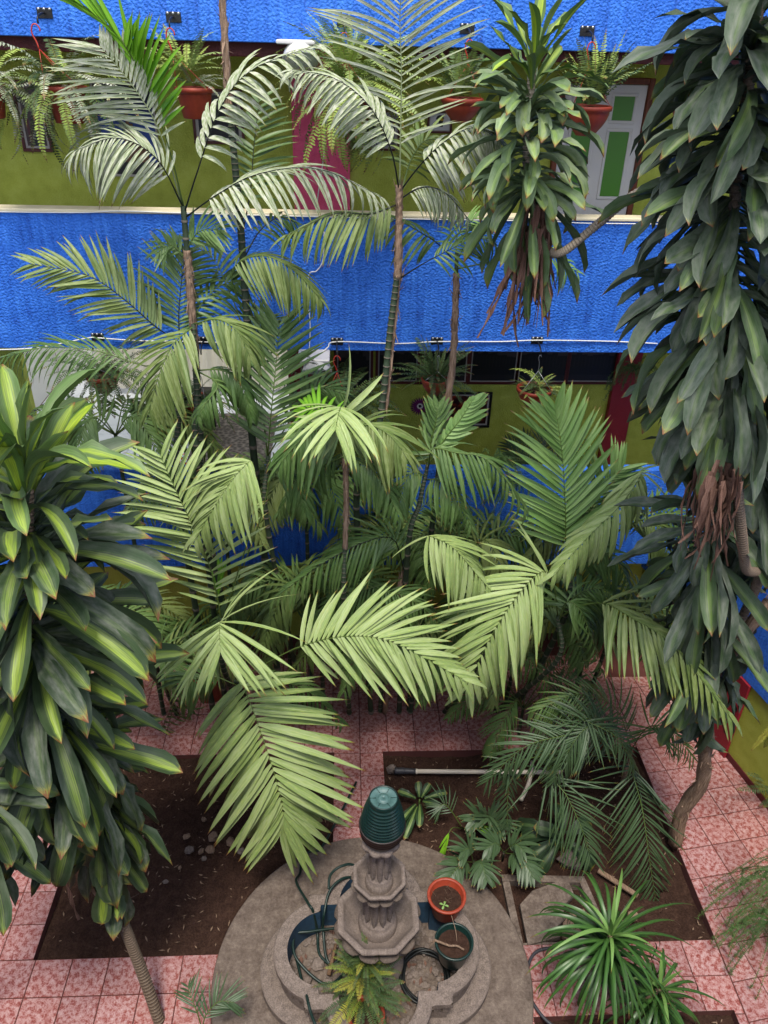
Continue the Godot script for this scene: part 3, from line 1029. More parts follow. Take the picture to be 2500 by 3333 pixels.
		tag(lo, "pale dry leaf scraps littering the planting bed", "litter", "leaf scraps on the beds")

# ------------------------------------------------------------------ far building
func build_far_building() -> void:
	var t := thing("gallery_building", Vector3(0, 0, -7.29), "blue and lime green galleried building behind the palms", "building")
	var wall := func(called: String, x0: float, x1: float, y0: float, y1: float, z0: float, z1: float, m: Material, bev := 0.006) -> MeshInstance3D:
		return part(t, called, boxm(Vector3(x0, y0, z0 + 7.29), Vector3(x1, y1, z1 + 7.29), bev), m)
	for y in [2.06, 4.604, 7.145]:
		wall.call("parapet", -6.5, 6.5, y, y + 1.234, -7.42, -7.29, M.blue)
		if y > 4.0 and y < 5.0:
			wall.call("coping", -6.5, 6.5, y + 1.235, y + 1.262, -7.44, -7.27, M.cream)
	wall.call("floor_slab", -6.5, 6.5, 7.15, 7.3, -8.5, -7.422, M.cream)
	wall.call("floor_slab", -6.5, 6.5, 4.61, 4.83, -8.62, -7.422, M.cream)
	wall.call("floor_slab", -0.45, 6.5, 2.07, 2.29, -8.5, -7.422, M.cream)
	# dark red lintel strip behind the top parapet, ending at the pillar
	wall.call("lintel", -6.5, -0.42, 7.04, 7.149, -7.52, -7.46, M.maroon)
	wall.call("lintel", 0.6, 6.5, 7.06, 7.149, -7.52, -7.46, M.maroon)
	wall.call("gallery_wall", -6.5, 6.5, 4.832, 7.149, -8.62, -8.51, M.green)
	wall.call("gallery_wall", -6.5, 6.5, 7.302, 9.7, -8.62, -8.51, M.green)
	wall.call("gallery_wall", -0.45, 6.5, 2.292, 4.609, -8.62, -8.51, M.green)
	wall.call("gallery_wall", -6.5, -3.6, 2.292, 4.609, -8.62, -8.51, M.green)
	wall.call("gallery_wall", -6.5, 6.5, -0.1, 2.068, -8.62, -8.51, M.green)
	wall.call("roof_slab", -6.5, 6.5, 9.702, 9.85, -8.8, -7.1, M.cream)
	# pillars
	wall.call("pillar", -0.5, 0.06, 4.832, 7.147, -8.508, -8.43, M.pink)
	wall.call("pillar", -0.62, -0.2, 2.292, 4.607, -8.505, -8.2, M.crimson)
	wall.call("pillar", 3.12, 3.4, 2.292, 4.607, -8.508, -8.42, M.crimson)
	# bright light well behind the first floor on the left: white floor, walls and curtains
	wall.call("light_well_floor", -4.6, 0.5, 2.06, 2.285, -12.2, -7.424, M.white_tile)
	wall.call("light_well_wall", -4.6, 0.5, 2.287, 7.2, -12.35, -12.202, M.white_wall)
	wall.call("light_well_wall", -4.75, -4.602, 2.287, 7.2, -12.2, -8.63, M.white_wall)
	wall.call("light_well_wall", 0.502, 0.65, 2.287, 7.2, -12.2, -8.63, M.white_wall)
	# joints of the white floor tiles: each tile a slightly raised piece
	var tm := boxm(Vector3(-0.147, 0.0, -0.147), Vector3(0.147, 0.006, 0.147), 0.002)
	for i in 13:
		for j in 9:
			part(t, "white_tile", tm, M.white_tile, Transform3D(Basis.IDENTITY, Vector3(-4.3 + i * 0.3, 2.286, -9.15 - j * 0.3 + 7.29)))
	# curtain of hanging folds before the far wall
	var s := sti()
	s.set_smooth_group(0)
	for i in 120:
		var x0 := -3.8 + i * 0.03
		var x1 := x0 + 0.03
		var z0 := -11.6 + 0.035 * sin(x0 * 38.0) + 0.02 * sin(x0 * 17.0)
		var z1 := -11.6 + 0.035 * sin(x1 * 38.0) + 0.02 * sin(x1 * 17.0)
		quad(s, Vector3(x0, 2.4, z0), Vector3(x0, 4.7, z0), Vector3(x1, 4.7, z1), Vector3(x1, 2.4, z1))
	single("curtain", fin(s), M.curtain, "long white curtain in the bright room behind the palms", "curtain")
	single("doormat", boxm(Vector3(-2.1, 2.293, -10.9), Vector3(-1.0, 2.302, -8.9), 0.003), M.cobble, "grey pebble patterned mat on the white tiled floor", "mat")
	var tb := thing("side_table", Vector3(-2.25, 2.293, -10.2), "low black table with glossy top on the white floor", "table")
	part(tb, "table_top", boxm(Vector3(-0.42, 0.56, -0.3), Vector3(0.42, 0.6, 0.3), 0.006), M.black)
	for e in [[-0.36, -0.25], [0.36, -0.25], [-0.36, 0.25], [0.36, 0.25]]:
		part(tb, "leg", boxm(Vector3(e[0] - 0.03, 0, e[1] - 0.03), Vector3(e[0] + 0.03, 0.56, e[1] + 0.03), 0.004), M.black)
	part(tb, "shelf", boxm(Vector3(-0.38, 0.2, -0.27), Vector3(0.38, 0.23, 0.27), 0.004), M.black)
	# door on the second floor
	var d := thing("panel_door", Vector3(2.53, 4.832, -8.508), "white panelled door with green panels in orange wooden frame", "door")
	part(d, "leaf", boxm(Vector3(-0.4, 0.0, 0.0), Vector3(0.4, 2.03, 0.035), 0.004), M.white_paint)
	for e in [-0.455, 0.402]:
		part(d, "jamb", boxm(Vector3(e, 0.0, 0.0), Vector3(e + 0.053, 2.09, 0.07), 0.006), M.wood)
	part(d, "head_jamb", boxm(Vector3(-0.4, 2.034, 0.0), Vector3(0.4, 2.09, 0.068), 0.006), M.wood)
	for col in [-0.19, 0.19]:
		for row in [[0.2, 0.72], [1.02, 1.62], [1.72, 1.93]]:
			var p := part(d, "panel", boxm(Vector3(col - 0.1, row[0], 0.036), Vector3(col + 0.1, row[1], 0.04), 0.001), M.door_green)
			for e in [[-0.13, row[0] - 0.03, 0.13, row[0]], [-0.13, row[1], 0.13, row[1] + 0.03]]:
				part(p, "moulding", boxm(Vector3(col + e[0], e[1], 0.036), Vector3(col + e[2], e[3], 0.048), 0.005), M.white_paint)
			for e in [-0.13, 0.1]:
				part(p, "moulding", boxm(Vector3(col + e, row[0], 0.036), Vector3(col + e + 0.03, row[1], 0.048), 0.005), M.white_paint)
	part(d, "knob", lathem([[0.001, 0.07], [0.022, 0.065], [0.03, 0.05], [0.024, 0.034], [0.012, 0.028], [0.012, 0.01], [0.03, 0.006], [0.032, 0.0]], 18), M.brass, Transform3D(Basis(Vector3.RIGHT, PI / 2), Vector3(-0.36, 0.94, 0.035)))

func build_other_buildings() -> void:
	# right wing: turned ten degrees, its ground floor wall shows at the picture's edge
	var a := Vector3(4.508, 0, -6.282)
	var b := Vector3(4.632, 0, -5.699)
	var dir := (b - a).normalized()
	var t := thing("side_wing", a, "green and blue wing with red pillar along the right side", "building")
	t.rotation.y = atan2(-dir.z, dir.x)
	# local x runs towards the camera along the wall, local z points away from the court
	var w := func(called: String, lo: Vector3, hi: Vector3, m: Material) -> void:
		var k := t.basis.z.x
		if k < 0.0:
			var l2 := Vector3(lo.x, lo.y, -hi.z)
			hi = Vector3(hi.x, hi.y, -lo.z)
			lo = l2
		part(t, called, boxm(lo, hi, 0.006), m)
	w.call("ground_wall", Vector3(-2.6, 0.0, 0.0), Vector3(6.0, 1.15, 0.14), M.green)
	w.call("skirting", Vector3(-2.6, 0.0, -0.014), Vector3(6.0, 0.09, -0.001), M.maroon)
	w.call("pillar", Vector3(-0.28, 0.0, -0.05), Vector3(0.06, 1.15, -0.016), M.crimson)
	w.call("parapet", Vector3(-2.6, 1.152, -0.03), Vector3(6.0, 3.3, 0.14), M.blue)
	w.call("parapet", Vector3(-2.6, 4.604, 0.0), Vector3(6.0, 5.838, 0.13), M.blue)
	w.call("parapet", Vector3(-2.6, 7.145, 0.0), Vector3(6.0, 8.38, 0.13), M.blue)
	w.call("gallery_wall", Vector3(-2.6, 3.3, 1.3), Vector3(6.0, 9.7, 1.42), M.green)
	for y in [4.61, 7.15, 9.7]:
		w.call("floor_slab", Vector3(-2.6, y, 0.14), Vector3(6.0, y + 0.15, 1.29), M.cream)
	# left wing, and an unseen invented near block, kept low to admit light
	var l := thing("side_wing", Vector3(-5.6, 0, -3.0), "blue galleried wing closing the courtyard on the left", "building")
	for y in [2.06, 4.604, 7.145]:
		part(l, "parapet", boxm(Vector3(-0.13, y, -4.3), Vector3(0.0, y + 1.234, 4.4), 0.006), M.blue)
		part(l, "floor_slab", boxm(Vector3(-1.4, y + 0.01, -4.3), Vector3(-0.132, y + 0.2, 4.4), 0.0), M.cream)
	part(l, "gallery_wall", boxm(Vector3(-1.55, 0.0, -4.3), Vector3(-1.41, 9.7, 4.4), 0.0), M.green)
	part(l, "roof_slab", boxm(Vector3(-1.6, 9.7, -4.3), Vector3(0.1, 9.85, 4.4), 0.0), M.cream)
	var nb := thing("unseen_near_block", Vector3(0, 0, 0), "unseen blue galleried block on the near side, kept low to let light in", "building")
	part(nb, "parapet", boxm(Vector3(-5.6, 4.6, 0.45), Vector3(5.8, 5.6, 0.57), 0.006), M.blue)
	for y in [2.06, 4.6]:
		part(nb, "floor_slab", boxm(Vector3(-5.6, y + 0.01, 0.572), Vector3(5.8, y + 0.2, 2.2), 0.0), M.cream)
	part(nb, "parapet", boxm(Vector3(-5.6, 2.06, 0.45), Vector3(5.8, 3.3, 0.57), 0.006), M.blue)
	part(nb, "gallery_wall", boxm(Vector3(-5.6, 0.0, 2.21), Vector3(5.8, 5.0, 2.35), 0.0), M.green)

# ------------------------------------------------------------------ fountain
func ring_wall(s: SurfaceTool, outer: PackedVector2Array, inner: PackedVector2Array, y0: float, y1: float, bev := 0.012) -> void:
	# closed wall between two outlines: outer face, rounded top, no inner face
	slab_face(s, outer, y0, y1 - bev)
	var o2 := outer
	var off := Geometry2D.offset_polygon(outer, -bev, Geometry2D.JOIN_MITER)
	if off.size() > 0:
		o2 = off[0]
	# top: outer shrunk outline minus the inner outline
	s.set_smooth_group(-1)
	strip(s, outer, y1 - bev, o2, y1)
	strip(s, o2, y1, inner, y1)

func strip(s: SurfaceTool, a: PackedVector2Array, ya: float, b: PackedVector2Array, yb: float) -> void:
	# skin between two similar closed outlines resampled by angle about their centre
	var c := Vector2.ZERO
	for p in a:
		c += p / a.size()
	var n := 160
	var ra := []
	var rb := []
	for i in n:
		var d := Vector2(cos(TAU * i / n + 0.0007), sin(TAU * i / n + 0.0007))
		ra.append(ray_poly(a, c, d))
		rb.append(ray_poly(b, c, d))
	for i in n:
		var j := (i + 1) % n
		quad(s, Vector3(ra[i].x, ya, ra[i].y), Vector3(ra[j].x, ya, ra[j].y), Vector3(rb[j].x, yb, rb[j].y), Vector3(rb[i].x, yb, rb[i].y))

func ray_poly(p: PackedVector2Array, c: Vector2, d: Vector2) -> Vector2:
	var best := 0.0
	for i in p.size():
		var h = Geometry2D.segment_intersects_segment(c, c + d * 9.0, p[i], p[(i + 1) % p.size()])
		if h != null:
			best = maxf(best, (h - c).length())
	return c + d * best

func slab_face(s: SurfaceTool, p: PackedVector2Array, y0: float, y1: float) -> void:
	s.set_smooth_group(-1)
	for k in p.size():
		var a := p[k]
		var b := p[(k + 1) % p.size()]
		quad(s, Vector3(a.x, y0, a.y), Vector3(a.x, y1, a.y), Vector3(b.x, y1, b.y), Vector3(b.x, y0, b.y))

func quatrefoil(hx: float, hz: float, off: float, r: float) -> PackedVector2Array:
	var p := rect2(-hx, -hz, hx, hz)
	for c in [Vector2(-off * 1.12, 0), Vector2(off * 1.12, 0), Vector2(0, -off), Vector2(0, off)]:
		var m := Geometry2D.merge_polygons(p, circle2(c, r, 44))
		p = m[0]
	return p

func build_fountain() -> void:
	var C := Vector3(0.27, 0.0, -3.85)
	var t := thing("stone_fountain", C, "tiered carved stone fountain with dry blue basin on round plinth", "fountain")
	# round plinth
	var s := sti()
	lathe(s, [[1.42, -0.3], [1.42, 0.055], [1.412, 0.066], [1.4, 0.07], [0.2, 0.072]], 96, Vector3(-0.03, 0, 0.05))
	part(t, "plinth", fin(s), M.concrete)
	# stepped base following the basin's outline
	s = sti()
	var low := quatrefoil(0.66, 0.56, 0.43, 0.545)
	slab_face(s, low, 0.05, 0.15)
	strip(s, low, 0.15, Geometry2D.offset_polygon(low, -0.012)[0], 0.162)
	strip(s, Geometry2D.offset_polygon(low, -0.012)[0], 0.162, quatrefoil(0.57, 0.46, 0.4, 0.41), 0.164)
	part(t, "step", fin(s), M.carved)
	var outer := quatrefoil(0.61, 0.5, 0.4, 0.45)
	var inner := quatrefoil(0.5, 0.39, 0.4, 0.33)
	s = sti()
	var neck := Geometry2D.offset_polygon(outer, -0.035)[0]
	slab_face(s, neck, 0.1, 0.4)
	part(t, "basin_wall", fin(s), M.carved)
	# carved arched blocks round the wall under the rim
	var per := 0.0
	for k in neck.size():
		per += neck[k].distance_to(neck[(k + 1) % neck.size()])
	var count := int(per / 0.075)
	var bm := boxm(Vector3(-0.032, 0.0, -0.01), Vector3(0.032, 0.11, 0.014), 0.009)
	var walk := 0.0
	var placed := 0
	for k in neck.size():
		var a := neck[k]
		var b := neck[(k + 1) % neck.size()]
		var l := a.distance_to(b)
		while placed * per / count < walk + l:
			var q := a.lerp(b, (placed * per / count - walk) / l)
			var d := (b - a).normalized()
			part(t, "carved_block", bm, M.carved, Transform3D(Basis(Vector3(d.x, 0, d.y), Vector3.UP, Vector3(d.x, 0, d.y).cross(Vector3.UP)), Vector3(q.x, 0.255, q.y)))
			placed += 1
		walk += l
	s = sti()
	ring_wall(s, outer, inner, 0.385, 0.45)
	strip(s, outer, 0.385, neck, 0.38)
	part(t, "rim", fin(s), M.carved)
	s = sti()
	slab_face(s, inner, 0.1, 0.449)
	part(t, "basin_lining", fin(s), M.basin_blue)
	s = sti()
	slab_poly(s, Geometry2D.offset_polygon(inner, 0.01)[0], 0.08, 0.12)
	part(t, "basin_floor", fin(s), M.concrete)
	# pedestal and bowls
	part(t, "pedestal", lathem([[0.24, 0.13], [0.24, 0.3], [0.21, 0.32], [0.15, 0.36], [0.14, 0.62], [0.2, 0.68], [0.05, 0.69]], 40), M.carved)
	bowl(t, 0.36, 0.93, 0.19, "bowl")
	column(t, 0.82, 1.36, 0.145, 10)
	bowl(t, 0.222, 1.47, 0.14, "bowl")
	column(t, 1.38, 1.83, 0.1, 8)
	# petal capital under the pot
	part(t, "capital", lathem([[0.07, 1.8], [0.11, 1.83, 1], [0.14, 1.87, 1], [0.15, 1.9, 1], [0.14, 1.925, 1], [0.02, 1.93]], 48, 8, 0.14), M.carved)
	# pots turned upside down on top
	var y := 1.93
	var bp := thing("flower_pot", C + Vector3(0.01, y, 0), "dark brown pot on the fountain's top, under the green pot", "flower pot", "pots upended on the fountain")
	part(bp, "body", lathem([[0.02, 0.0], [0.115, 0.0], [0.13, 0.012], [0.15, 0.05], [0.164, 0.08], [0.168, 0.085], [0.164, 0.09], [0.172, 0.115], [0.175, 0.12], [0.171, 0.125], [0.178, 0.15], [0.181, 0.17], [0.176, 0.175], [0.165, 0.172]], 48), M.brown_plastic)
	var gp := thing("flower_pot", C + Vector3(0.012, y + 0.158, 0.0), "ribbed green plastic pot upside down on top of the fountain", "flower pot", "pots upended on the fountain")
	var prof := [[0.163, 0.0], [0.17, 0.002], [0.172, 0.02], [0.165, 0.024]]
	for k in 9:
		var yy := 0.03 + k * 0.028
		var r := 0.168 - 0.052 * pow(k / 8.5, 1.5)
		prof.append_array([[r, yy], [r + 0.0015, yy + 0.006], [r - 0.001, yy + 0.012], [r - 0.011, yy + 0.018], [r - 0.011, yy + 0.025]])
	prof.append_array([[0.11, 0.29], [0.109, 0.315], [0.104, 0.317], [0.1, 0.314]])
	part(gp, "body", lathem(prof, 56), M.green_plastic)
	part(gp, "base", lathem([[0.1, 0.308], [0.05, 0.306], [0.049, 0.3], [0.044, 0.3], [0.043, 0.309], [0.006, 0.311], [0.004, 0.3]], 40), M.green_dusty)
	for k in 6:
		var a := TAU * k / 6.0
		part(gp, "base_rib", boxm(Vector3(0.052, 0.306, -0.0012), Vector3(0.1, 0.311, 0.0012), 0.0), M.green_plastic, Transform3D(Basis(Vector3.UP, a), Vector3.ZERO))
	fountain_things(C)

func bowl(t: Node3D, r: float, y: float, depth: float, called: String) -> void:
	var o := part(t, called, lathem([[r * 0.36, y - depth - 0.03], [r * 0.6, y - depth * 0.9, 0.3], [r * 0.86, y - depth * 0.5, 0.7], [r * 0.88, y - 0.055, 1], [r * 0.955, y - 0.045, 1], [r, y - 0.028, 1], [r * 1.01, y - 0.012, 1], [r * 0.985, y, 1], [r * 0.87, y - 0.006, 1], [r * 0.84, y - 0.02, 1], [r * 0.68, y - depth * 0.62, 0.5], [r * 0.42, y - depth * 0.86], [0.01, y - depth * 0.9]], 96, 8, 0.02, 0.75), M.carved)
	# lower tier of carved petals under the rim
	var pm := petal_mesh(r)
	for k in 12:
		part(o, "petal", pm, M.carved, Transform3D(Basis(Vector3.UP, TAU * (k + 0.5) / 12.0), Vector3(0, y - 0.07, 0)))

func petal_mesh(r: float) -> ArrayMesh:
	var s := sti()
	s.set_smooth_group(0)
	var rows := []
	for i in 7:
		var row := []
		for j in 6:
			var a := lerpf(-0.25, 0.25, i / 6.0)
			var f := j / 5.0
			var bulge := cos(a / 0.25 * PI * 0.5)
			var rr := r * (1.045 - 0.5 * f * f) * (0.92 + 0.08 * pow(bulge, 0.4))
			row.append(Vector3(cos(a) * rr, -0.005 - f * r * 0.3 - 0.012 * pow(bulge, 0.3) * (1.0 - f), sin(a) * rr))
		rows.append(row)
	for i in 6:
		for j in 5:
			quad(s, rows[i][j], rows[i + 1][j], rows[i + 1][j + 1], rows[i][j + 1])
	return fin(s)

func column(t: Node3D, y0: float, y1: float, r: float, n: int) -> void:
	var o := part(t, "column", lathem([[r * 1.12, y0 - 0.06], [r * 1.14, y0 + 0.02], [r * 1.02, y0 + 0.05], [r * 0.94, y0 + 0.055], [r * 0.97, y0 + 0.085], [r * 0.86, y0 + 0.1], [r * 0.74, y0 + 0.11], [r * 0.72, y1 - 0.05], [r * 0.8, y1]], 40), M.carved)
	# tall rounded tongues round the shaft
	var s := sti()
	s.set_smooth_group(0)
	var w := TAU / n * 0.5 * 0.9
	var rows := []
	for i in 7:
		var row := []
		for j in 9:
			var f := j / 8.0
			var half := w * sqrt(maxf(0.02, 1.0 - pow(maxf(0.0, (0.28 - f) / 0.28), 2.0)))
			var a := lerpf(-half, half, i / 6.0)
			var b := sqrt(maxf(0.0, 1.0 - pow(i / 3.0 - 1.0, 2.0)))
			var rr := r * (0.74 + 0.16 * b)
			row.append(Vector3(cos(a) * rr, lerpf(y0 + 0.1, y1 - 0.02, f), sin(a) * rr))
		rows.append(row)
	for i in 6:
		for j in 8:
			quad(s, rows[i][j], rows[i][j + 1], rows[i + 1][j + 1], rows[i + 1][j])
	var m := fin(s)
	for k in n:
		part(o, "tongue", m, M.carved, Transform3D(Basis(Vector3.UP, TAU * k / n), Vector3.ZERO))

func fountain_things(C: Vector3) -> void:
	# broken stones on the basin floor
	var rs := RandomNumberGenerator.new()
	rs.seed = 19
	var inner := quatrefoil(0.47, 0.36, 0.4, 0.3)
	var s := sti()
	var n := 0
	while n < 480:
		var p := Vector2(rs.randf_range(-0.8, 0.8), rs.randf_range(-0.75, 0.75))
		if Geometry2D.is_point_in_polygon(p, inner) and p.length() > 0.26:
			blob(s, C + Vector3(p.x, 0.125, p.y), Vector3(1, 0.6, 1) * rs.randf_range(0.007, 0.032), n, Basis(Vector3.UP, rs.randf() * 6.0))
			n += 1
	var ru := part(self, "rubble", fin(s), M.carved)
	ru.set_meta("kind", "stuff")
	tag(ru, "small grey rubble covering the floor of the fountain basin", "rubble")
	var lit := sti()
	lit.set_smooth_group(-1)
	for k in 170:
		var q := Vector2(rs.randf_range(-0.75, 0.75), rs.randf_range(-0.7, 0.7))
		if not Geometry2D.is_point_in_polygon(q, inner) or q.length() < 0.26:
			continue
		var a := rs.randf() * TAU
		var d := Vector3(cos(a), rs.randf_range(-0.1, 0.35), sin(a)) * rs.randf_range(0.02, 0.05)
		var e := Vector3(-sin(a), rs.randf_range(-0.2, 0.2), cos(a)) * rs.randf_range(0.008, 0.02)
		var c := C + Vector3(q.x, 0.15, q.y)
		quad(lit, c - d, c + e, c + d, c - e)
	var lo := part(self, numbered("leaf_litter"), fin(lit), M.dry)
	lo.set_meta("kind", "stuff")
	tag(lo, "brown dead leaves scattered over the rubble in the basin", "litter")
	var chunks := [[-0.52, -0.02, 0.07, "flat grey stone chunk in the left lobe of the basin"], [-0.42, 0.16, 0.06, "grey stone chunk beside the stick in the basin"], [0.38, 0.3, 0.075, "largest stone chunk inside the coiled black hose"], [0.52, 0.08, 0.05, "small stone chunk under the green pot in the basin"], [0.18, 0.62, 0.06, "stone chunk at the front lobe beside the potted fern"], [-0.6, 0.12, 0.05, "small stone chunk against the blue basin lining, left"], [0.44, -0.1, 0.045, "smallest stone chunk behind the coiled black hose"], [0.62, -0.05, 0.05, "stone chunk in the right lobe below the orange pot"]]
	for e in chunks:
		var b := sti()
		blob(b, Vector3.ZERO, Vector3(1, 0.5, 0.8) * e[2], int(e[2] * 1000) + int(e[0] * 100), Basis(Vector3.UP, e[0] * 9.0))
		single("broken_stone", fin(b), M.carved, e[3], "stone", "stone chunks in the basin", Transform3D(Basis.IDENTITY, C + Vector3(e[0], 0.15, e[1])))
	single("wooden_stick", tubem([C + Vector3(-0.42, 0.19, 0.1), C + Vector3(-0.36, 0.25, -0.14)], 0.022, 0.016, 6, 3, 0.1), M.bark, "brown broken stick leaning in the blue basin by the hose", "stick")
	# coiled hoses
	var h1 := [Vector3(0.121, 0.09, -5.8) + Vector3(0, 0, -0.1), Vector3(-0.222, 0.09, -5.13), Vector3(-0.352, 0.09, -5.048), Vector3(-0.444, 0.09, -4.987), Vector3(-0.453, 0.1, -4.801), Vector3(-0.475, 0.25, -4.603), Vector3(-0.344, 0.47, -4.25), Vector3(-0.296, 0.46, -4.176), Vector3(-0.263, 0.2, -4.148), Vector3(-0.237, 0.17, -3.952), Vector3(-0.111, 0.17, -3.825)]
	single("garden_hose", tubem(h1, 0.0125, 0.0125, 8, 90), M.hose, "dark green hose running from the plinth over the basin corner", "hose", "hoses on the fountain")
	var h2 := [Vector3(-0.157, 0.48, -4.374), Vector3(-0.15, 0.5, -4.477), Vector3(-0.107, 0.5, -4.547), Vector3(-0.029, 0.5, -4.593), Vector3(0.068, 0.45, -4.634), Vector3(0.193, 0.3, -4.624)]
	single("garden_hose", tubem(h2, 0.0125, 0.0125, 8, 40), M.hose, "loose green hose end with white nozzle behind the bowl", "hose", "hoses on the fountain")
	var h3 := [Vector3(0.124, 0.4, -4.536), Vector3(-0.029, 0.5, -4.46), Vector3(-0.148, 0.5, -4.338), Vector3(-0.196, 0.42, -4.167), Vector3(-0.206, 0.25, -4.117), Vector3(-0.145, 0.17, -3.867), Vector3(0.096, 0.17, -3.983), Vector3(-0.029, 0.17, -3.763), Vector3(-0.189, 0.2, -3.673), Vector3(-0.435, 0.28, -3.856), Vector3(-0.457, 0.3, -4.052), Vector3(-0.321, 0.3, -4.082), Vector3(-0.029, 0.25, -4.137), Vector3(0.183, 0.2, -4.135)]
	single("garden_hose", tubem(h3, 0.0125, 0.0125, 8, 140), M.hose, "green hose looping through the blue side of the basin", "hose", "hoses on the fountain")
	var h4 := [Vector3(-0.442, 0.17, -3.917), Vector3(-0.368, 0.2, -3.66), Vector3(-0.326, 0.44, -3.46), Vector3(-0.281, 0.47, -3.301), Vector3(-0.211, 0.46, -3.166), Vector3(-0.065, 0.3, -3.034)]
	single("garden_hose", tubem(h4, 0.0125, 0.0125, 8, 60), M.hose, "green hose draped over the front left rim of the basin", "hose", "hoses on the fountain")
	var h5 := []
	for k in 40:
		var a := k * 0.52
		h5.append(C + Vector3(0.42 + cos(a) * (0.2 + 0.02 * sin(k * 0.7)), 0.17 + 0.012 * (k / 12) + 0.006 * sin(k * 1.3), 0.13 + sin(a) * (0.22 + 0.02 * cos(k * 0.9))))
	single("garden_hose", tubem(h5, 0.0125, 0.0125, 8, 240), M.black_hose, "black hose coiled on the rubble below the stone bowl", "hose", "hoses on the fountain")
	# grey pipe stub with elbows
	var pb := thing("pipe_stub", C + Vector3(0.42, 0.14, 0.36), "grey plastic pipe with two elbows standing in the basin", "pipe")
	part(pb, "pipe", tubem([Vector3(-0.06, 0, 0), Vector3(-0.06, 0.14, 0)], 0.019, 0.019, 12, 3), M.pvc_grey)
	part(pb, "elbow", tubem([Vector3(-0.06, 0.13, 0), Vector3(-0.055, 0.165, 0), Vector3(-0.03, 0.175, -0.005), Vector3(0.03, 0.175, -0.01), Vector3(0.055, 0.165, -0.01), Vector3(0.06, 0.13, -0.01)], 0.025, 0.025, 12, 16), M.pvc_grey)
	part(pb, "pipe", tubem([Vector3(0.06, 0, -0.01), Vector3(0.06, 0.14, -0.01)], 0.019, 0.019, 12, 3), M.pvc_grey)
	# pots standing on the rim
	var p1 := thing("flower_pot", C + Vector3(0.63, 0.452, -0.3), "orange plastic pot of dry soil with a small green seedling", "flower pot", "pots standing on the fountain rim")
	part(p1, "body", pot_mesh(0.16, 0.115, 0.24, 0.012, 0.012), M.terracotta)
	part(p1, "soil", crumb_disc(0.145, 0.17, 3), M.soil_local)
	for k in 4:
		var a := k * PI / 2 + 0.4
		part(p1, "seedling_leaf", STRAP[1][k], M.bright[0], leaf_xf(Vector3(-0.03, 0.2, 0.07), Vector3(cos(a), 0.35, sin(a)), Vector3.UP, 0.045, 0.02))
	for k in 26:
		var a := rs.randf() * TAU
		var q := Vector3(cos(a), 0, sin(a)) * rs.randf() * 0.12 + Vector3(0, 0.18, 0)
		part(p1, "straw", tubem([q, q + Vector3(rs.randf_range(-0.06, 0.06), rs.randf_range(0.0, 0.07), rs.randf_range(-0.05, 0.05))], 0.0016, 0.001, 4, 2), M.plank if k % 2 else M.twig)
	var p2 := thing("flower_pot", C + Vector3(0.645, 0.452, 0.12), "dark green plastic pot with a pale dead stem lying across", "flower pot", "pots standing on the fountain rim")
	part(p2, "body", pot_mesh(0.155, 0.11, 0.25, 0.01, 0.008), M.green_plastic)
	part(p2, "soil", crumb_disc(0.14, 0.19, 4), M.soil_local)
	part(p2, "dead_stem", tubem([Vector3(-0.17, 0.27, 0.0), Vector3(-0.11, 0.245, 0.01), Vector3(-0.04, 0.23, 0.03), Vector3(0.02, 0.225, 0.03), Vector3(0.08, 0.215, 0.06)], 0.011, 0.008, 7, 18, 0.2), M.plank)
	part(p2, "twig", tubem([Vector3(0.03, 0.2, -0.02), Vector3(0.02, 0.27, -0.08), Vector3(-0.01, 0.34, -0.17)], 0.004, 0.003, 5, 6), M.plank)
	for k in 5:
		part(p2, "root", tubem([Vector3(-0.15, 0.265, 0.0), Vector3(-0.22, 0.25 + rs.randf() * 0.03, rs.randf_range(-0.05, 0.06))], 0.003, 0.001, 4, 3), M.plank)
	# fern pot in front of the bowl
	var p3 := thing("potted_fern", Vector3(0.164, 0.14, -3.331), "yellowing green fern in orange pot at the front of fountain", "fern")
	part(p3, "pot", pot_mesh(0.14, 0.1, 0.24), M.terracotta)
	part(p3, "soil", crumb_disc(0.125, 0.2, 5), M.soil_local)
	var pl := part(p3, "pot_label", boxm(Vector3(-0.022, 0.0, 0.0), Vector3(0.022, 0.014, 0.003), 0.001), M.black, Transform3D(Basis(Vector3.RIGHT, 0.15), Vector3(-0.035, 0.17, 0.138)))
	pl.set_meta("label", "small black oval maker's badge")
	fern_crown(p3, p3.position + Vector3(-0.02, 0.3, -0.1), 40, 0.44, M.fern_dark + [M.fern_yellow[1]] + M.fern_dark + [M.fern_yellow[0]], 61, 80, -15, [5, 2, 3, 5], Vector3(0, 0.1, 0.0))
	fern_crown(p3, p3.position + Vector3(-0.02, 0.42, -0.2), 46, 0.36, M.fern_dark + [M.fern_yellow[1]] + M.fern_dark + [M.fern_yellow[0]], 63, 85, -10, [4, 5, 3, 2], Vector3(-0.05, 0.2, -0.15))
	fern_crown(p3, p3.position + Vector3(0.0, 0.55, -0.26), 30, 0.26, M.fern_dark + [M.fern_yellow[1]] + M.fern_dark + [M.fern_yellow[0]], 64, 85, -30, [5, 3, 2], Vector3(0, 0.1, -0.1))

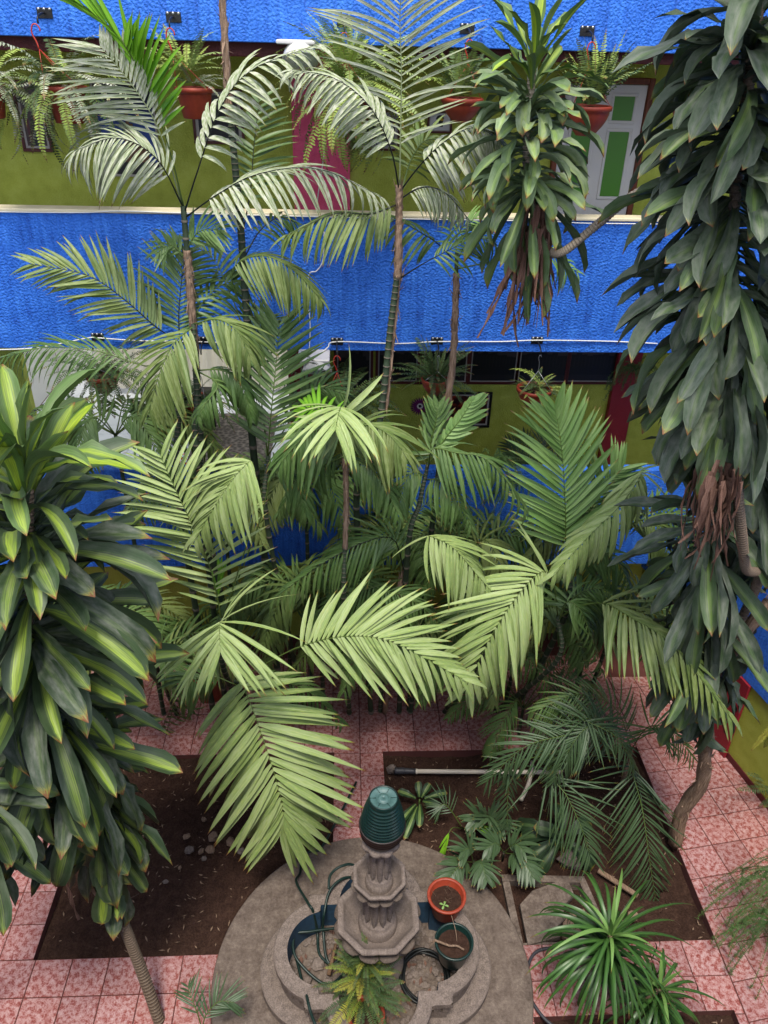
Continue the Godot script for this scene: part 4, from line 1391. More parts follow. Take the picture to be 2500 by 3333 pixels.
# ------------------------------------------------------------------ things in the beds
func build_bed_things() -> void:
	# stones in the left bed
	var spots := [[407, 1822, 0.05], [428, 1838, 0.035], [493, 1815, 0.055], [520, 1834, 0.04], [460, 1805, 0.06], [447, 1775, 0.03], [400, 1810, 0.035], [440, 1850, 0.028], [476, 1842, 0.05], [352, 1905, 0.028], [415, 1868, 0.022], [360, 1975, 0.024]]
	var pts := [Vector3(-1.621, 0, -5.199), Vector3(-1.5, -0.05, -5.182), Vector3(-1.207, -0.05, -5.278), Vector3(-1.09, -0.05, -5.177), Vector3(-1.39, -0.05, -5.35), Vector3(-1.53, -0.05, -5.571), Vector3(-1.683, -0.05, -5.363), Vector3(-1.459, -0.05, -5.101), Vector3(-1.404, -0.05, -5.207), Vector3(-1.803, -0.05, -4.852), Vector3(-1.687, -0.05, -5.002), Vector3(-2.402, -0.05, -4.517)]
	var look := ["pale squared brick fragment", "small brown clod", "large flat tan clod", "squared tan stone lump", "wide crumbly brown clod", "small pinkish pebble", "rounded brown lump", "tiny grey pebble", "dark crumbling earth lump", "small tan pebble", "flat brown pebble", "reddish tile chip"]
	for k in 12:
		var b := sti()
		blob(b, Vector3.ZERO, Vector3(1, 0.55, 0.8) * spots[k][2] * 1.2, 300 + k, Basis(Vector3.UP, k * 1.1))
		var p: Vector3 = pts[k]
		p.y = -0.07
		single("stone", fin(b), M.carved if k in [0, 3, 7, 9] else (M.terracotta if k == 11 else M.plank), look[k] + " on the dark soil of the left bed", "stone", "stones on the left bed", Transform3D(Basis.IDENTITY, p))
	single("fallen_twig", tubem([Vector3(-2.357, -0.05, -4.447), Vector3(-2.219, -0.03, -4.57), Vector3(-2.031, -0.04, -4.714)], 0.009, 0.005, 6, 8, 0.1), M.twig, "thin bent twig lying on the left bed by the trunk", "twig")
	single("dry_leaf", CRISP[1], M.dry, "long curled brown leaf standing on the left bed", "leaf", "", leaf_xf(Vector3(-2.695, 0.3, -4.753), Vector3(-2.578, -0.05, -4.431) - Vector3(-2.695, 0.3, -4.753), Vector3(0, 0.3, 1), 0.62, 0.07))
	# drain pipe in the right bed
	var dp := thing("drain_pipe", Vector3(0.528, -0.02, -6.158), "white plastic pipe with grey coupling lying across the bed", "pipe")
	var o := dp.position
	part(dp, "pipe", tubem([Vector3(0.791, 0, -6.108) - o, Vector3(2.503, 0, -6.055) - o], 0.026, 0.026, 14, 4), M.pvc)
	part(dp, "coupling", tubem([Vector3(0.563, 0, -6.12) - o, Vector3(0.669, 0, -6.118) - o, Vector3(0.68, 0, -6.117) - o, Vector3(0.807, -0, -6.108) - o], 0.04, 0.033, 14, 12), M.grey_hose)
	part(dp, "collar", tubem([Vector3(0.797, 0, -6.108) - o, Vector3(0.829, 0, -6.107) - o], 0.031, 0.031, 14, 2), M.pvc)
	part(dp, "branch_pipe", tubem([Vector3(2.179, 0.02, -6.2) - o, Vector3(2.078, 0.03, -5.896) - o, Vector3(1.937, 0.03, -5.661) - o], 0.023, 0.023, 14, 8), M.pvc)
	var cap := sti()
	blob(cap, Vector3.ZERO, Vector3(0.07, 0.07, 0.06), 77)
	single("mortar_lump", fin(cap), M.carved, "grey lump of mortar plugging the end of the pipe", "stone", "", Transform3D(Basis.IDENTITY, Vector3(0.528, -0.03, -6.153)))
	# masonry box with broken slab
	var q := [Vector3(1.574, 0, -4.796), Vector3(2.414, -0, -4.752), Vector3(2.52, 0, -4.028), Vector3(1.593, 0, -4.025)]
	var bx := thing("inspection_box", q[0], "square concrete drain box sunk into the right bed", "drain box")
	for k in 4:
		var a: Vector3 = q[k] - q[0]
		var b: Vector3 = q[(k + 1) % 4] - q[0]
		var d := (b - a).normalized()
		var sd := d.cross(Vector3.UP)
		var poly := PackedVector2Array()
		for e in [a, b, b + sd * 0.07, a + sd * 0.07]:
			poly.append(Vector2(e.x, e.z))
		var st := sti()
		slab_poly(st, poly, -0.2, -0.005 - 0.003 * k)
		part(bx, "kerb", fin(st), M.concrete)
	var lid := [Vector3(1.699, 0, -4.462), Vector3(1.852, 0, -4.603), Vector3(2.232, 0, -4.727), Vector3(2.256, 0, -4.542), Vector3(2.112, 0, -4.426), Vector3(2.115, 0, -4.309), Vector3(1.968, 0, -4.199), Vector3(2.019, 0, -4.131), Vector3(1.697, 0, -4.065)]
	var lp := PackedVector2Array()
	for e in lid:
		lp.append(Vector2(e.x, e.z))
	var ls := sti()
	slab_poly(ls, lp, -0.04, 0.012)
	single("broken_slab", fin(ls), M.concrete, "broken grey concrete slab lying askew over the drain box", "slab")
	var fl := PackedVector2Array()
	for e in [Vector3(2.109, 0, -4.355), Vector3(2.326, 0, -4.42), Vector3(2.347, 0, -4.279), Vector3(2.14, 0, -4.083), Vector3(2.046, 0, -4.152)]:
		fl.append(Vector2(e.x, e.z))
	ls = sti()
	slab_poly(ls, fl, -0.06, -0.02)
	single("stone_slab", fin(ls), M.plank, "brown flat stone beside the broken concrete slab", "slab")
	var bs := sti()
	blob(bs, Vector3.ZERO, Vector3(0.17, 0.13, 0.1), 401)
	single("boulder", fin(bs), M.carved, "grey angular boulder under the spotted broad leaves", "boulder", "", Transform3D(Basis.IDENTITY, Vector3(2.359, -0.06, -4.951)))
	bs = sti()
	blob(bs, Vector3.ZERO, Vector3(0.07, 0.06, 0.05), 405)
	single("boulder", fin(bs), M.plank, "small tan rock on the right bed behind the strap plant", "boulder", "", Transform3D(Basis.IDENTITY, Vector3(2.788, -0.06, -4.349)))
	var pk := [Vector3(2.58, -0.02, -4.823), Vector3(2.905, -0.03, -4.543)]
	var pd: Vector3 = pk[1] - pk[0]
	single("timber_offcut", boxm(Vector3(0, -0.012, -0.025), Vector3(pd.length(), 0.012, 0.025), 0.003), M.plank, "short tan board lying aslant on the right bed", "board", "", Transform3D(Basis(pd.normalized(), Vector3.UP, pd.normalized().cross(Vector3.UP)), pk[0]))
	pk = [Vector3(1.857, -0.04, -5.465), Vector3(1.956, -0.04, -5.204)]
	single("fallen_twig", tubem(pk, 0.02, 0.016, 6, 4, 0.1), M.twig, "brown stick lying behind the spotted leaves on the bed", "twig")
	single("rubber_hose", tubem([Vector3(1.993, 0.02, -4.032), Vector3(1.767, 0.02, -3.996), Vector3(1.651, 0.02, -3.852), Vector3(1.611, 0.02, -3.651), Vector3(1.661, 0.02, -3.495), Vector3(1.755, 0.02, -3.372), Vector3(1.929, 0.02, -3.265)], 0.015, 0.015, 8, 50), M.grey_hose, "grey hose curving over the pink tiles beside the plinth", "hose")

# ------------------------------------------------------------------ galleries
func build_gallery_things() -> void:
	# brackets on the top parapet
	var up := [Vector3(-2.303, 7.302, -7.288), Vector3(-1.322, 7.299, -7.288), Vector3(0.006, 7.301, -7.288), Vector3(0.98, 7.278, -7.288), Vector3(1.944, 7.285, -7.288)]
	var names := ["leftmost black bracket on the top blue band", "second black bracket from left on the top blue band", "middle black bracket on the top blue band above big fern", "black bracket on top blue band left of striped crown", "rightmost black bracket on the top blue band above door"]
	for k in 5:
		bracket(up[k], names[k])
	var lug := Vector3(0, -0.075, 0.2)
	var t := planter(Vector3(-2.157, 6.561, -7.088) , up[0] + lug, "pot", 0.15, 0.26, "terracotta hanging pot with feathery fern, top gallery far left")
	t.position.x = (up[0] + lug).x + 0.12
	fern_crown(t, t.position + Vector3(-0.02, 0.26, 0), 57, 0.7, M.fern_dark + M.fern + M.white, 401, 80, -40, [2, 3, 3, 5], Vector3(0, 0, 0.1))
	t = planter(Vector3(-2.789, 6.585, -7.05), Vector3(-2.641, 7.285, -7.09), "pot", 0.15, 0.24, "pot of sword fern cut off by the left picture edge")
	fern_crown(t, t.position + Vector3(0.05, 0.25, 0), 37, 0.62, M.fern + M.white, 405, 70, -40, [2, 3], Vector3(0.2, 0, 0.1))
	t = planter(Vector3(-1.18, 6.614, -7.088), up[1] + lug, "pot", 0.14, 0.22, "hanging terracotta pot of wispy fern, second from left above")
	fern_crown(t, t.position + Vector3(-0.05, 0.32, 0), 30, 0.38, M.fern, 407, 80, 20, [4, 5, 2], Vector3(-0.1, 0.2, 0))
	fern_crown(t, t.position + Vector3(0.0, 0.24, 0), 17, 0.28, M.fern_dark + M.white, 408, 50, 10, [1, 2, 4], Vector3(0.2, 0, 0))
	t = planter(Vector3(0.082, 6.581, -7), up[2] + lug, "pot", 0.15, 0.22, "big yellow green sword fern hanging before the pink pillar")
	fern_crown(t, t.position + Vector3(-0.03, 0.3, 0.0), 110, 0.72, M.fern, 411, 70, -55, [2, 3, 3, 1], Vector3(0, 0.05, 0.05))
	fern_crown(t, t.position + Vector3(-0.05, 0.42, 0.0), 27, 0.45, M.fern, 413, 88, 40, [0, 1, 4], Vector3(-0.1, 0.3, 0))
	t = planter(Vector3(0.952, 6.624, -7.088), up[3] + lug, "bowl", 0.16, 0.18, "terracotta bowl of thin ferns hanging left of striped crown")
	fern_crown(t, t.position + Vector3(-0.02, 0.17, 0), 27, 0.47, M.fern + M.fern_dark, 415, 88, 35, [0, 4, 5], Vector3(0, 0.4, 0))
	t = planter(Vector3(1.986, 6.551, -7.088), up[4] + lug, "bowl", 0.18, 0.22, "terracotta bowl of upright ferns hanging before the white door")
	fern_crown(t, t.position + Vector3(0.03, 0.2, 0), 44, 0.52, M.fern + M.fern_dark, 417, 88, 45, [0, 4, 5, 0], Vector3(0, 0.6, 0))
	t = planter(Vector3(2.853, 6.596, -7.05), Vector3(2.706, 7.295, -7.09), "bowl", 0.17, 0.2, "terracotta bowl half hidden behind the big right dracaena")
	fern_crown(t, t.position + Vector3(0, 0.19, 0), 23, 0.39, M.fern_dark, 419, 85, 30, [0, 4], Vector3(0, 0.4, 0))
	# brackets and planters on the middle parapet
	var lo := [Vector3(-2.324, 4.724, -7.288), Vector3(-1.337, 4.697, -7.288), Vector3(-0.071, 4.699, -7.288), Vector3(0.892, 4.712, -7.288), Vector3(1.866, 4.725, -7.288)]
	names = ["leftmost black bracket at the foot of middle parapet", "black bracket on middle parapet hidden beside a palm trunk", "black bracket on middle parapet beside the floodlight", "black bracket on middle parapet left of the shaggy trunk", "rightmost black bracket on middle parapet above the hanging bowl"]
	for k in 5:
		bracket(lo[k], names[k])
	t = planter(Vector3(-2.275, 4.256, -7.088), lo[0] + lug, "bowl", 0.15, 0.18, "dark hanging pot of fern behind the left dracaena tip", false)
	fern_crown(t, t.position + Vector3(0, 0.17, 0), 57, 0.56, M.fern_dark, 421, 70, -15, [1, 2, 3, 5])
	t = planter(Vector3(-1.447, 4.01, -7), lo[1] + Vector3(0, -0.2, 0.29), "pot", 0.15, 0.22, "hanging pot in shade behind the yellowing palm leaf", false)
	fern_crown(t, t.position + Vector3(0, 0.2, 0), 44, 0.50, M.fern_dark, 423, 70, -20, [1, 2, 3])
	t = planter(Vector3(-0.088, 3.975, -7.088), lo[2] + lug, "bowl", 0.15, 0.18, "hanging fern with long arching fronds under the floodlight", true)
	fern_crown(t, t.position + Vector3(0.03, 0.17, 0), 51, 0.69, M.fern_dark, 425, 60, -15, [1, 2, 4], Vector3(0.25, 0.1, 0))
	t = planter(Vector3(0.873, 4.24, -7.088), lo[3] + lug, "bowl", 0.13, 0.17, "terracotta bowl of dark sword fern behind the shaggy trunk", false)
	fern_crown(t, t.position + Vector3(0, 0.17, 0), 51, 0.47, M.fern_dark, 427, 80, -15, [0, 1, 2, 4], Vector3(0.05, 0.15, 0))
	fern_crown(t, t.position + Vector3(0.0, 0.1, 0.1), 10, 0.56, M.fern_dark, 428, -30, -70, [1, 0], Vector3(-0.1, -0.4, 0.1))
	t = planter(Vector3(1.853, 4.127, -7.088), lo[4] + lug, "bowl", 0.165, 0.19, "terracotta bowl with trailing fern hanging before framed photographs", false)
	fern_crown(t, t.position + Vector3(0.0, 0.17, 0), 30, 0.25, M.fern_dark + M.fern, 429, 70, 10, [1, 2, 4])
	fern_crown(t, t.position + Vector3(0.1, 0.19, 0.02), 11, 0.40, M.fern_dark + M.fern, 430, 30, 0, [2, 3, 5], Vector3(0.7, 0, 0.1))
	# cables along the parapets
	single("white_cable", tubem([Vector3(-3.424, 4.586, -7.28), Vector3(-2.993, 4.603, -7.28), Vector3(-2.727, 4.646, -7.28), Vector3(-2.411, 4.716, -7.27), Vector3(-2.301, 4.72, -7.26), Vector3(-1.944, 4.69, -7.28), Vector3(-1.38, 4.685, -7.28), Vector3(-0.989, 4.666, -7.28)], 0.006, 0.006, 6, 40), M.cable, "white cable sagging along the left of the middle parapet", "cable")
	single("white_cable", tubem([Vector3(-0.239, 4.586, -7.2), Vector3(-0.159, 4.651, -7.25), Vector3(-0.071, 4.7, -7.27), Vector3(0.517, 4.683, -7.28), Vector3(0.891, 4.709, -7.27), Vector3(1.504, 4.711, -7.28), Vector3(1.861, 4.731, -7.27), Vector3(2.548, 4.724, -7.28), Vector3(3.057, 4.705, -7.28)], 0.006, 0.006, 6, 60), M.cable, "white cable running right from the floodlight along middle parapet", "cable")
	single("white_cable", tubem([Vector3(-3.12, 5.837, -7.262), Vector3(-2.296, 5.842, -7.262), Vector3(-1.938, 5.86, -7.262), Vector3(-1.303, 5.85, -7.262), Vector3(-0.419, 5.841, -7.262), Vector3(0.642, 5.834, -7.262), Vector3(1.803, 5.833, -7.262), Vector3(2.14, 5.822, -7.262), Vector3(2.9, 5.825, -7.262)], 0.005, 0.005, 6, 70), M.cable, "thin white cable along the cream top of middle parapet", "cable")
	single("white_cable", tubem([Vector3(-0.172, 6.54, -8.42), Vector3(-0.195, 6.214, -8.42), Vector3(-0.246, 5.916, -8.42), Vector3(-0.278, 5.705, -8.42)], 0.006, 0.006, 6, 20), M.cable, "white wire hanging down the pink pillar", "cable")
	single("white_cable", tubem([Vector3(-0.178, 5.712, -7.28), Vector3(-0.191, 5.469, -7.28), Vector3(-0.251, 5.365, -7.28), Vector3(-0.32, 5.335, -7.28), Vector3(-0.342, 5.13, -7.28), Vector3(-0.323, 4.867, -7.28), Vector3(-0.339, 4.593, -7.28)], 0.005, 0.005, 6, 30), M.cable, "white wire dropping down the middle blue parapet to floodlight", "cable")
	# floodlights
	for e in [[Vector3(-0.289, 4.597, -7.12), "round white floodlight under the middle parapet", 1.0], [Vector3(-0.367, 7.153, -7.12), "round white floodlight under the top parapet behind palm leaf", 1.0]]:
		var f := thing("floodlight", e[0], e[1], "floodlight", "floodlights under the parapets")
		part(f, "housing", boxm(Vector3(-0.15, -0.01, -0.17), Vector3(0.15, 0.02, 0.12), 0.008), M.white_paint)
		part(f, "shade", lathem([[0.06, 0.0], [0.12, -0.05], [0.14, -0.11], [0.142, -0.13], [0.136, -0.13], [0.11, -0.05], [0.05, -0.01]], 32), M.mirror_shade, Transform3D(Basis(Vector3.RIGHT, -0.5), Vector3(0.03, -0.01, 0.0)))
		part(f, "lens", lathem([[0.135, -0.128], [0.1, -0.15], [0.001, -0.16]], 28), M.glass, Transform3D(Basis(Vector3.RIGHT, -0.5), Vector3(0.03, -0.01, 0.0)))
		part(f, "lamp_socket", lathem([[0.03, 0.0], [0.045, -0.06], [0.001, -0.075]], 16), M.black, Transform3D(Basis(Vector3.RIGHT, -0.5), Vector3(0.03, -0.02, 0.0)))
	# pictures on the second floor
	var n := FastNoiseLite.new()
	n.seed = 4
	n.frequency = 0.06
	var fig := print_image(64, 96, func(x: float, y: float) -> Color:
		var c := Color(0.16, 0.1, 0.08).lerp(Color(0.42, 0.36, 0.28), clampf(0.5 + n.get_noise_2d(x * 60.0, y * 60.0), 0.0, 1.0) * (1.0 - y * 0.6))
		if Vector2((x - 0.75) * 2.2, (y - 0.72) * 1.2).length() < 0.3 or Vector2((x - 0.2) * 4.0, y - 0.7).length() < 0.28:
			c = Color(0.3, 0.1, 0.08)
		if absf(x - 0.48) < 0.1 and y > 0.55:
			c = Color(0.07, 0.06, 0.06)
		return c)
	picture("framed_picture", Vector3(-3.109, 6.775, -8.5), Vector3(-2.82, 6.163, -8.5), 0.03, 0.022, M.frame_red, fig, "red framed dark figure painting, top gallery far left")
	var church := print_image(96, 128, func(x: float, y: float) -> Color:
		var c := Color(0.05, 0.1, 0.24).lerp(Color(0.12, 0.26, 0.55), smoothstep(0.1, 0.55, y) + 0.15 * n.get_noise_2d(x * 50.0, y * 30.0))
		if y < 0.16:
			c = Color(0.03, 0.04, 0.09)
		if (absf(x - 0.52) < 0.09 and y > 0.42) or (absf(x - 0.52) < 0.03 and y > 0.3) or (absf(x - 0.52) < 0.32 and y > 0.66):
			c = Color(0.5, 0.34, 0.14).lerp(Color(0.28, 0.17, 0.08), 0.5 + 0.5 * n.get_noise_2d(x * 200.0, y * 200.0))
		if x < 0.2 and y > 0.55 or y > 0.86:
			c = Color(0.08, 0.05, 0.04)
		return c)
	picture("framed_poster", Vector3(-2.378, 6.78, -8.5), Vector3(-1.801, 5.954, -8.5), 0.018, 0.004, M.mount, church, "tall blue poster of a lit church tower behind white palm")
	picture("framed_picture", Vector3(-1.455, 6.742, -8.5), Vector3(-0.966, 6.265, -8.5), 0.025, 0.03, M.frame_red, streetscape(8), "dark red framed photograph behind the thin ringed trunk")
	var snow := print_image(96, 64, func(x: float, y: float) -> Color:
		var c := Color(0.42, 0.4, 0.44).lerp(Color(0.3, 0.28, 0.33), y)
		if y < 0.55 + 0.06 * n.get_noise_2d(x * 200.0, 1.0) and y > 0.3 - 0.2 * x:
			c = Color(0.04, 0.04, 0.05)
		return c)
	var qp := picture("framed_picture", Vector3(-0.003, 6.596, -8.5), Vector3(0.546, 6.235, -8.5), 0.02, 0.03, M.frame_red, snow, "red framed landscape photograph with signature under the big fern")
	var tm := TextMesh.new()
	tm.text = "Quetzal"
	var sf := SystemFont.new()
	sf.font_names = PackedStringArray(["Droid Serif"])
	sf.font_italic = true
	tm.font = sf
	tm.font_size = 24
	tm.pixel_size = 0.0019
	tm.depth = 0.001
	part(qp, "lettering", tm, M.cable, Transform3D(Basis.IDENTITY, Vector3(0.1, -0.1, 0.017)))
	var bird := print_image(48, 64, func(x: float, y: float) -> Color:
		var c := Color(0.78, 0.78, 0.78)
		if Vector2((x - 0.5) * 2.0, (y - 0.3) * 1.8).length() < 0.4 or (absf(x - 0.55) < 0.12 and y > 0.3 and y < 0.8):
			c = Color(0.03, 0.03, 0.03)
		if Vector2(x - 0.6, (y - 0.35)).length() < 0.09:
			c = Color(0.75, 0.6, 0.1)
		return c)
	picture("framed_picture", Vector3(0.813, 6.601, -8.5), Vector3(1.057, 6.403, -8.5), 0.018, 0.01, M.frame_red, bird, "small framed print of a black toucan beside hanging bowl")
	# row of dark photographs on the first floor
	var xs := [[720, 830], [836, 958], [966, 1008], [1012, 1122], [1128, 1228], [1234, 1330]]
	var tls := [Vector3(-0.113, 4.285, -8.5), Vector3(0.353, 4.289, -8.5), Vector3(0.873, 4.293, -8.5), Vector3(1.418, 4.298, -8.5), Vector3(1.975, 4.303, -8.5), Vector3(2.547, 4.308, -8.5)]
	var brs := [Vector3(0.327, 3.648, -8.5), Vector3(0.861, 3.777, -8.5), Vector3(1.428, 3.775, -8.5), Vector3(2.003, 3.779, -8.5), Vector3(2.593, 3.782, -8.5), Vector3(3.197, 3.786, -8.5)]
	names = ["tall dark photograph of standing figure beside the floodlight", "dark photograph of columned facade behind leaning ringed trunk", "dark framed photograph behind the shaggy palm trunk", "dark framed photograph of a long facade, left of bowl", "dark framed photograph of gabled house behind the hanging bowl", "dark framed photograph at right end of the lower row"]
	for k in 6:
		picture("framed_photograph", tls[k], brs[k], 0.03, 0.014, M.frame_red, streetscape(20 + k), names[k])
	var art := print_image(64, 48, func(x: float, y: float) -> Color:
		var v := n.get_noise_2d(x * 90.0, y * 70.0)
		return Color(0.14, 0.03, 0.03).lerp(Color(0.55, 0.16, 0.05), clampf(v * 1.6 + 0.3 - y * 0.3, 0.0, 1.0)))
	picture("framed_painting", Vector3(1.131, 3.681, -8.5), Vector3(1.729, 3.226, -8.5), 0.03, 0.02, M.frame_black, art, "black framed dark red abstract painting on the green wall")
	# purple flower plate
	var fl := thing("flower_plaque", Vector3(0.884, 3.503, -8.49), "round purple and white flower ornament on the green wall", "ornament")
	part(fl, "disc", lathem([[0.075, 0.004], [0.04, 0.016], [0.001, 0.012]], 40, 0, 0.0), M.cable, Transform3D(Basis(Vector3.RIGHT, PI / 2), Vector3.ZERO))
	var purple := mat(Color(0.36, 0.03, 0.3), 0.5)
	for k in 22:
		var a := TAU * k / 22.0
		part(fl, "petal", LEAFLET[0][k % 3], purple, leaf_xf(Vector3(cos(a) * 0.035, sin(a) * 0.035, 0.018), Vector3(cos(a), sin(a), 0.05), Vector3(0, 0, 1), 0.085, 0.022))
	part(fl, "centre", lathem([[0.018, 0.0], [0.014, 0.016], [0.001, 0.02]], 14), M.black, Transform3D(Basis(Vector3.RIGHT, PI / 2), Vector3(0, 0, 0.012)))
	# plants standing on the first floor gallery behind the parapet
	var c1 := thing("potted_palm", Vector3(2.242, 2.205, -7.95), "thin leaved dark palm against the green gallery wall", "palm")
	part(c1, "pot", pot_mesh(0.13, 0.1, 0.26), M.terracotta)
	for k in 13:
		var a := k * 2.4
		var top := Vector3(cos(a) * 0.28, 0.85 + 0.25 * fmod(k * 0.37, 1.0), sin(a) * 0.2)
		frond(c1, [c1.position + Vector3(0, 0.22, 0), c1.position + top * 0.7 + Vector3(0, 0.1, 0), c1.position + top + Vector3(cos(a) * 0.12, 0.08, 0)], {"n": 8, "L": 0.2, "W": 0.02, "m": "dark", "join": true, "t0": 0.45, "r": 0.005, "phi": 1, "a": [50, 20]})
	asparagus(Vector3(1.567, 3.342, -7.36), 40, 0.5, "fine feathery asparagus fern spilling over the lower parapet", 71)
	asparagus(Vector3(1.896, 3.12, -7.3), 30, 0.55, "dark asparagus fern hanging down the lower blue parapet", 72)
	asparagus(Vector3(3.205, 4.109, -8.1), 26, 0.5, "wiry green asparagus fern beside the crimson pillar", 73)
	# bright red flower between the trunks
	var rf := thing("red_flower", Vector3(-1.705, 3.426, -7.35), "cluster of bright red flowers behind the left dracaena", "flower")
	part(rf, "stalk", tubem([Vector3(0, -0.25, 0), Vector3(0.01, 0.02, 0)], 0.006, 0.005, 5, 4), M.rachis)
	for k in 9:
		var a := k * 2.4
		part(rf, "petal", STRAP[2][k % 4], M.petal_red, leaf_xf(Vector3(cos(a) * 0.02, 0.03 - 0.012 * k, 0.02), Vector3(cos(a), 0.5, sin(a) + 0.3), Vector3.UP, 0.06, 0.035))

func asparagus(at: Vector3, count: int, L: float, label: String, seed_: int, down := 0.6) -> void:
	var r := RandomNumberGenerator.new()
	r.seed = seed_
	var t := thing("asparagus_fern", at, label, "fern", "wiry asparagus ferns")
	for i in count:
		var a := r.randf() * TAU
		var side := Vector3(cos(a), 0, sin(a) * 0.7 + 0.3)
		var l := L * r.randf_range(0.5, 1.1)
		var s := sti()
		var pts := [Vector3.ZERO, side * l * 0.4 + Vector3(0, l * r.randf_range(0.0, 0.35), 0), side * l * 0.75 + Vector3(0, -l * down * 0.3, 0), side * l * r.randf_range(0.7, 1.0) + Vector3(0, -l * down * r.randf_range(0.5, 1.1), 0)]
		tube(s, pts, 0.0025, 0.001, 4, 8)
		s.set_smooth_group(-1)
		for k in 46:
			var f := 0.15 + 0.85 * k / 46.0
			var p := cr(pts, f)
			for q in 3:
				var d := Vector3(r.randf_range(-1, 1), r.randf_range(-0.6, 1), r.randf_range(-1, 1)).normalized() * r.randf_range(0.018, 0.04)
				var w := d.cross(Vector3(0.3, 0.5, 0.8)).normalized() * 0.0022
				s.add_vertex(p - w)
				s.add_vertex(p + d)
				s.add_vertex(p + w)
		part(t, "spray", fin(s), M.needle[i % 2])

# ------------------------------------------------------------------ dracaenas
func build_dracaenas() -> void:
	# tall plant at the left, rooted beside the front tiles
	var b := Vector3(-1.588, 0, -3.512)
	var t := thing("dracaena", b, "huge yellow striped dracaena filling the left foreground", "dracaena", "broad leaved dracaenas")
	stem(t, [b + Vector3(0, -0.02, 0), Vector3(-1.736, 0.529, -3.72), Vector3(-1.835, 1.003, -3.82), Vector3(-1.927, 1.415, -3.9), Vector3(-2.047, 1.645, -3.95), Vector3(-2.229, 1.897, -4), Vector3(-2.333, 2.244, -4.05), Vector3(-2.209, 3.247, -4.1), Vector3(-1.996, 4.244, -4.1), Vector3(-1.862, 4.885, -4.1)], 0.046, 0.028, "cane")
	stem(t, [Vector3(-1.92, 1.167, -3.82), Vector3(-1.88, 1.413, -3.9), Vector3(-1.877, 1.812, -3.95), Vector3(-1.915, 2.397, -4), Vector3(-1.953, 2.962, -4.02)], 0.03, 0.022, "cane", "branch")
	head(t, [Vector3(-1.846, 5.116, -4.1), Vector3(-1.894, 4.822, -4.1), Vector3(-1.964, 4.421, -4.1)], 46, 0.8, 0.145, 84, 40, M.drac, M.drac_new, 2, 0.6, 11, 0.75)
	head(t, [Vector3(-1.915, 4.659, -4.1), Vector3(-1.987, 4.244, -4.1), Vector3(-2.081, 3.687, -4.08)], 70, 0.9, 0.155, 34, 8, M.drac, M.drac, 1, 0.0, 12)
	head(t, [Vector3(-2.025, 3.885, -4.08), Vector3(-2.087, 3.381, -4.05), Vector3(-2.117, 2.777, -4.02)], 82, 0.92, 0.155, 18, -18, M.drac, M.drac, 1, 0.0, 13)
	head(t, [Vector3(-1.968, 3.055, -4.02), Vector3(-1.946, 2.601, -4), Vector3(-1.863, 2.13, -3.96)], 72, 0.84, 0.15, 5, -58, M.drac, M.drac, 1, 0.0, 14)
	head(t, [Vector3(-1.875, 2.25, -3.95), Vector3(-1.842, 1.88, -3.9), Vector3(-1.859, 1.533, -3.86)], 30, 0.68, 0.14, -30, -78, M.drac, M.drac, 0, 0.0, 16)
	var l2 := thing("dracaena", Vector3(-3.372, -0, -3.241), "bluish dracaena head cut off by the lower left edge", "dracaena", "broad leaved dracaenas")
	stem(l2, [l2.position, Vector3(-2.979, 1.5, -3.5), Vector3(-2.405, 3.026, -3.5)], 0.04, 0.03, "cane")
	head(l2, [Vector3(-2.423, 3.071, -3.5), Vector3(-2.472, 2.752, -3.5), Vector3(-2.61, 2.314, -3.5)], 44, 0.75, 0.13, 30, -40, [M.drac_grey[0], M.drac_grey[2], M.drac[1]], M.drac, 1, 0.0, 15)
	# tall plant at the right
	b = Vector3(3.49, 0, -5.118)
	var q := thing("dracaena", b, "tall grey dusty dracaena draping down the right edge", "dracaena", "broad leaved dracaenas")
	stem(q, [b + Vector3(0, -0.02, 0), Vector3(3.435, 0.499, -5.1), Vector3(3.465, 1.078, -5), Vector3(3.302, 1.772, -4.9), Vector3(3.121, 2.515, -4.85), Vector3(3.235, 3.075, -4.8), Vector3(3.359, 3.457, -4.8)], 0.075, 0.05, "bark")
	stem(q, [Vector3(3.128, 2.568, -4.85), Vector3(3.183, 3.27, -4.8), Vector3(3.179, 3.744, -4.75), Vector3(2.864, 4.036, -4.45), Vector3(2.685, 4.41, -4.35), Vector3(2.587, 4.742, -4.4), Vector3(2.568, 5.105, -4.7), Vector3(2.389, 5.737, -4.7), Vector3(2.224, 6.549, -4.68), Vector3(2.134, 7.184, -4.66), Vector3(2.103, 7.427, -4.66)], 0.035, 0.03, "cane", "branch")
	var G: Array = M.drac_grey
	var D: Array = M.drac_grey
	head(q, [Vector3(2.071, 7.543, -4.66), Vector3(2.102, 7.388, -4.66), Vector3(2.128, 7.163, -4.66)], 44, 0.68, 0.125, 76, 20, G, M.drac_new, 2, 0.35, 21, 0.8)
	head(q, [Vector3(2.088, 7.307, -4.66), Vector3(2.135, 7.013, -4.67), Vector3(2.186, 6.693, -4.68)], 84, 0.6, 0.125, 30, 5, G, G, 2, 0.0, 22)
	head(q, [Vector3(2.167, 6.787, -4.68), Vector3(2.26, 6.344, -4.7), Vector3(2.364, 5.854, -4.7)], 104, 0.7, 0.13, 14, -18, G, G, 1, 0.0, 23)
	head(q, [Vector3(2.329, 6.023, -4.7), Vector3(2.45, 5.556, -4.7), Vector3(2.56, 5.172, -4.7)], 92, 0.78, 0.13, -2, -40, G, G, 1, 0.0, 24)
	head(q, [Vector3(2.499, 5.368, -4.7), Vector3(2.533, 5.238, -4.7), Vector3(2.604, 5.003, -4.7)], 40, 0.78, 0.118, -20, -65, G, G, 1, 0.0, 28)
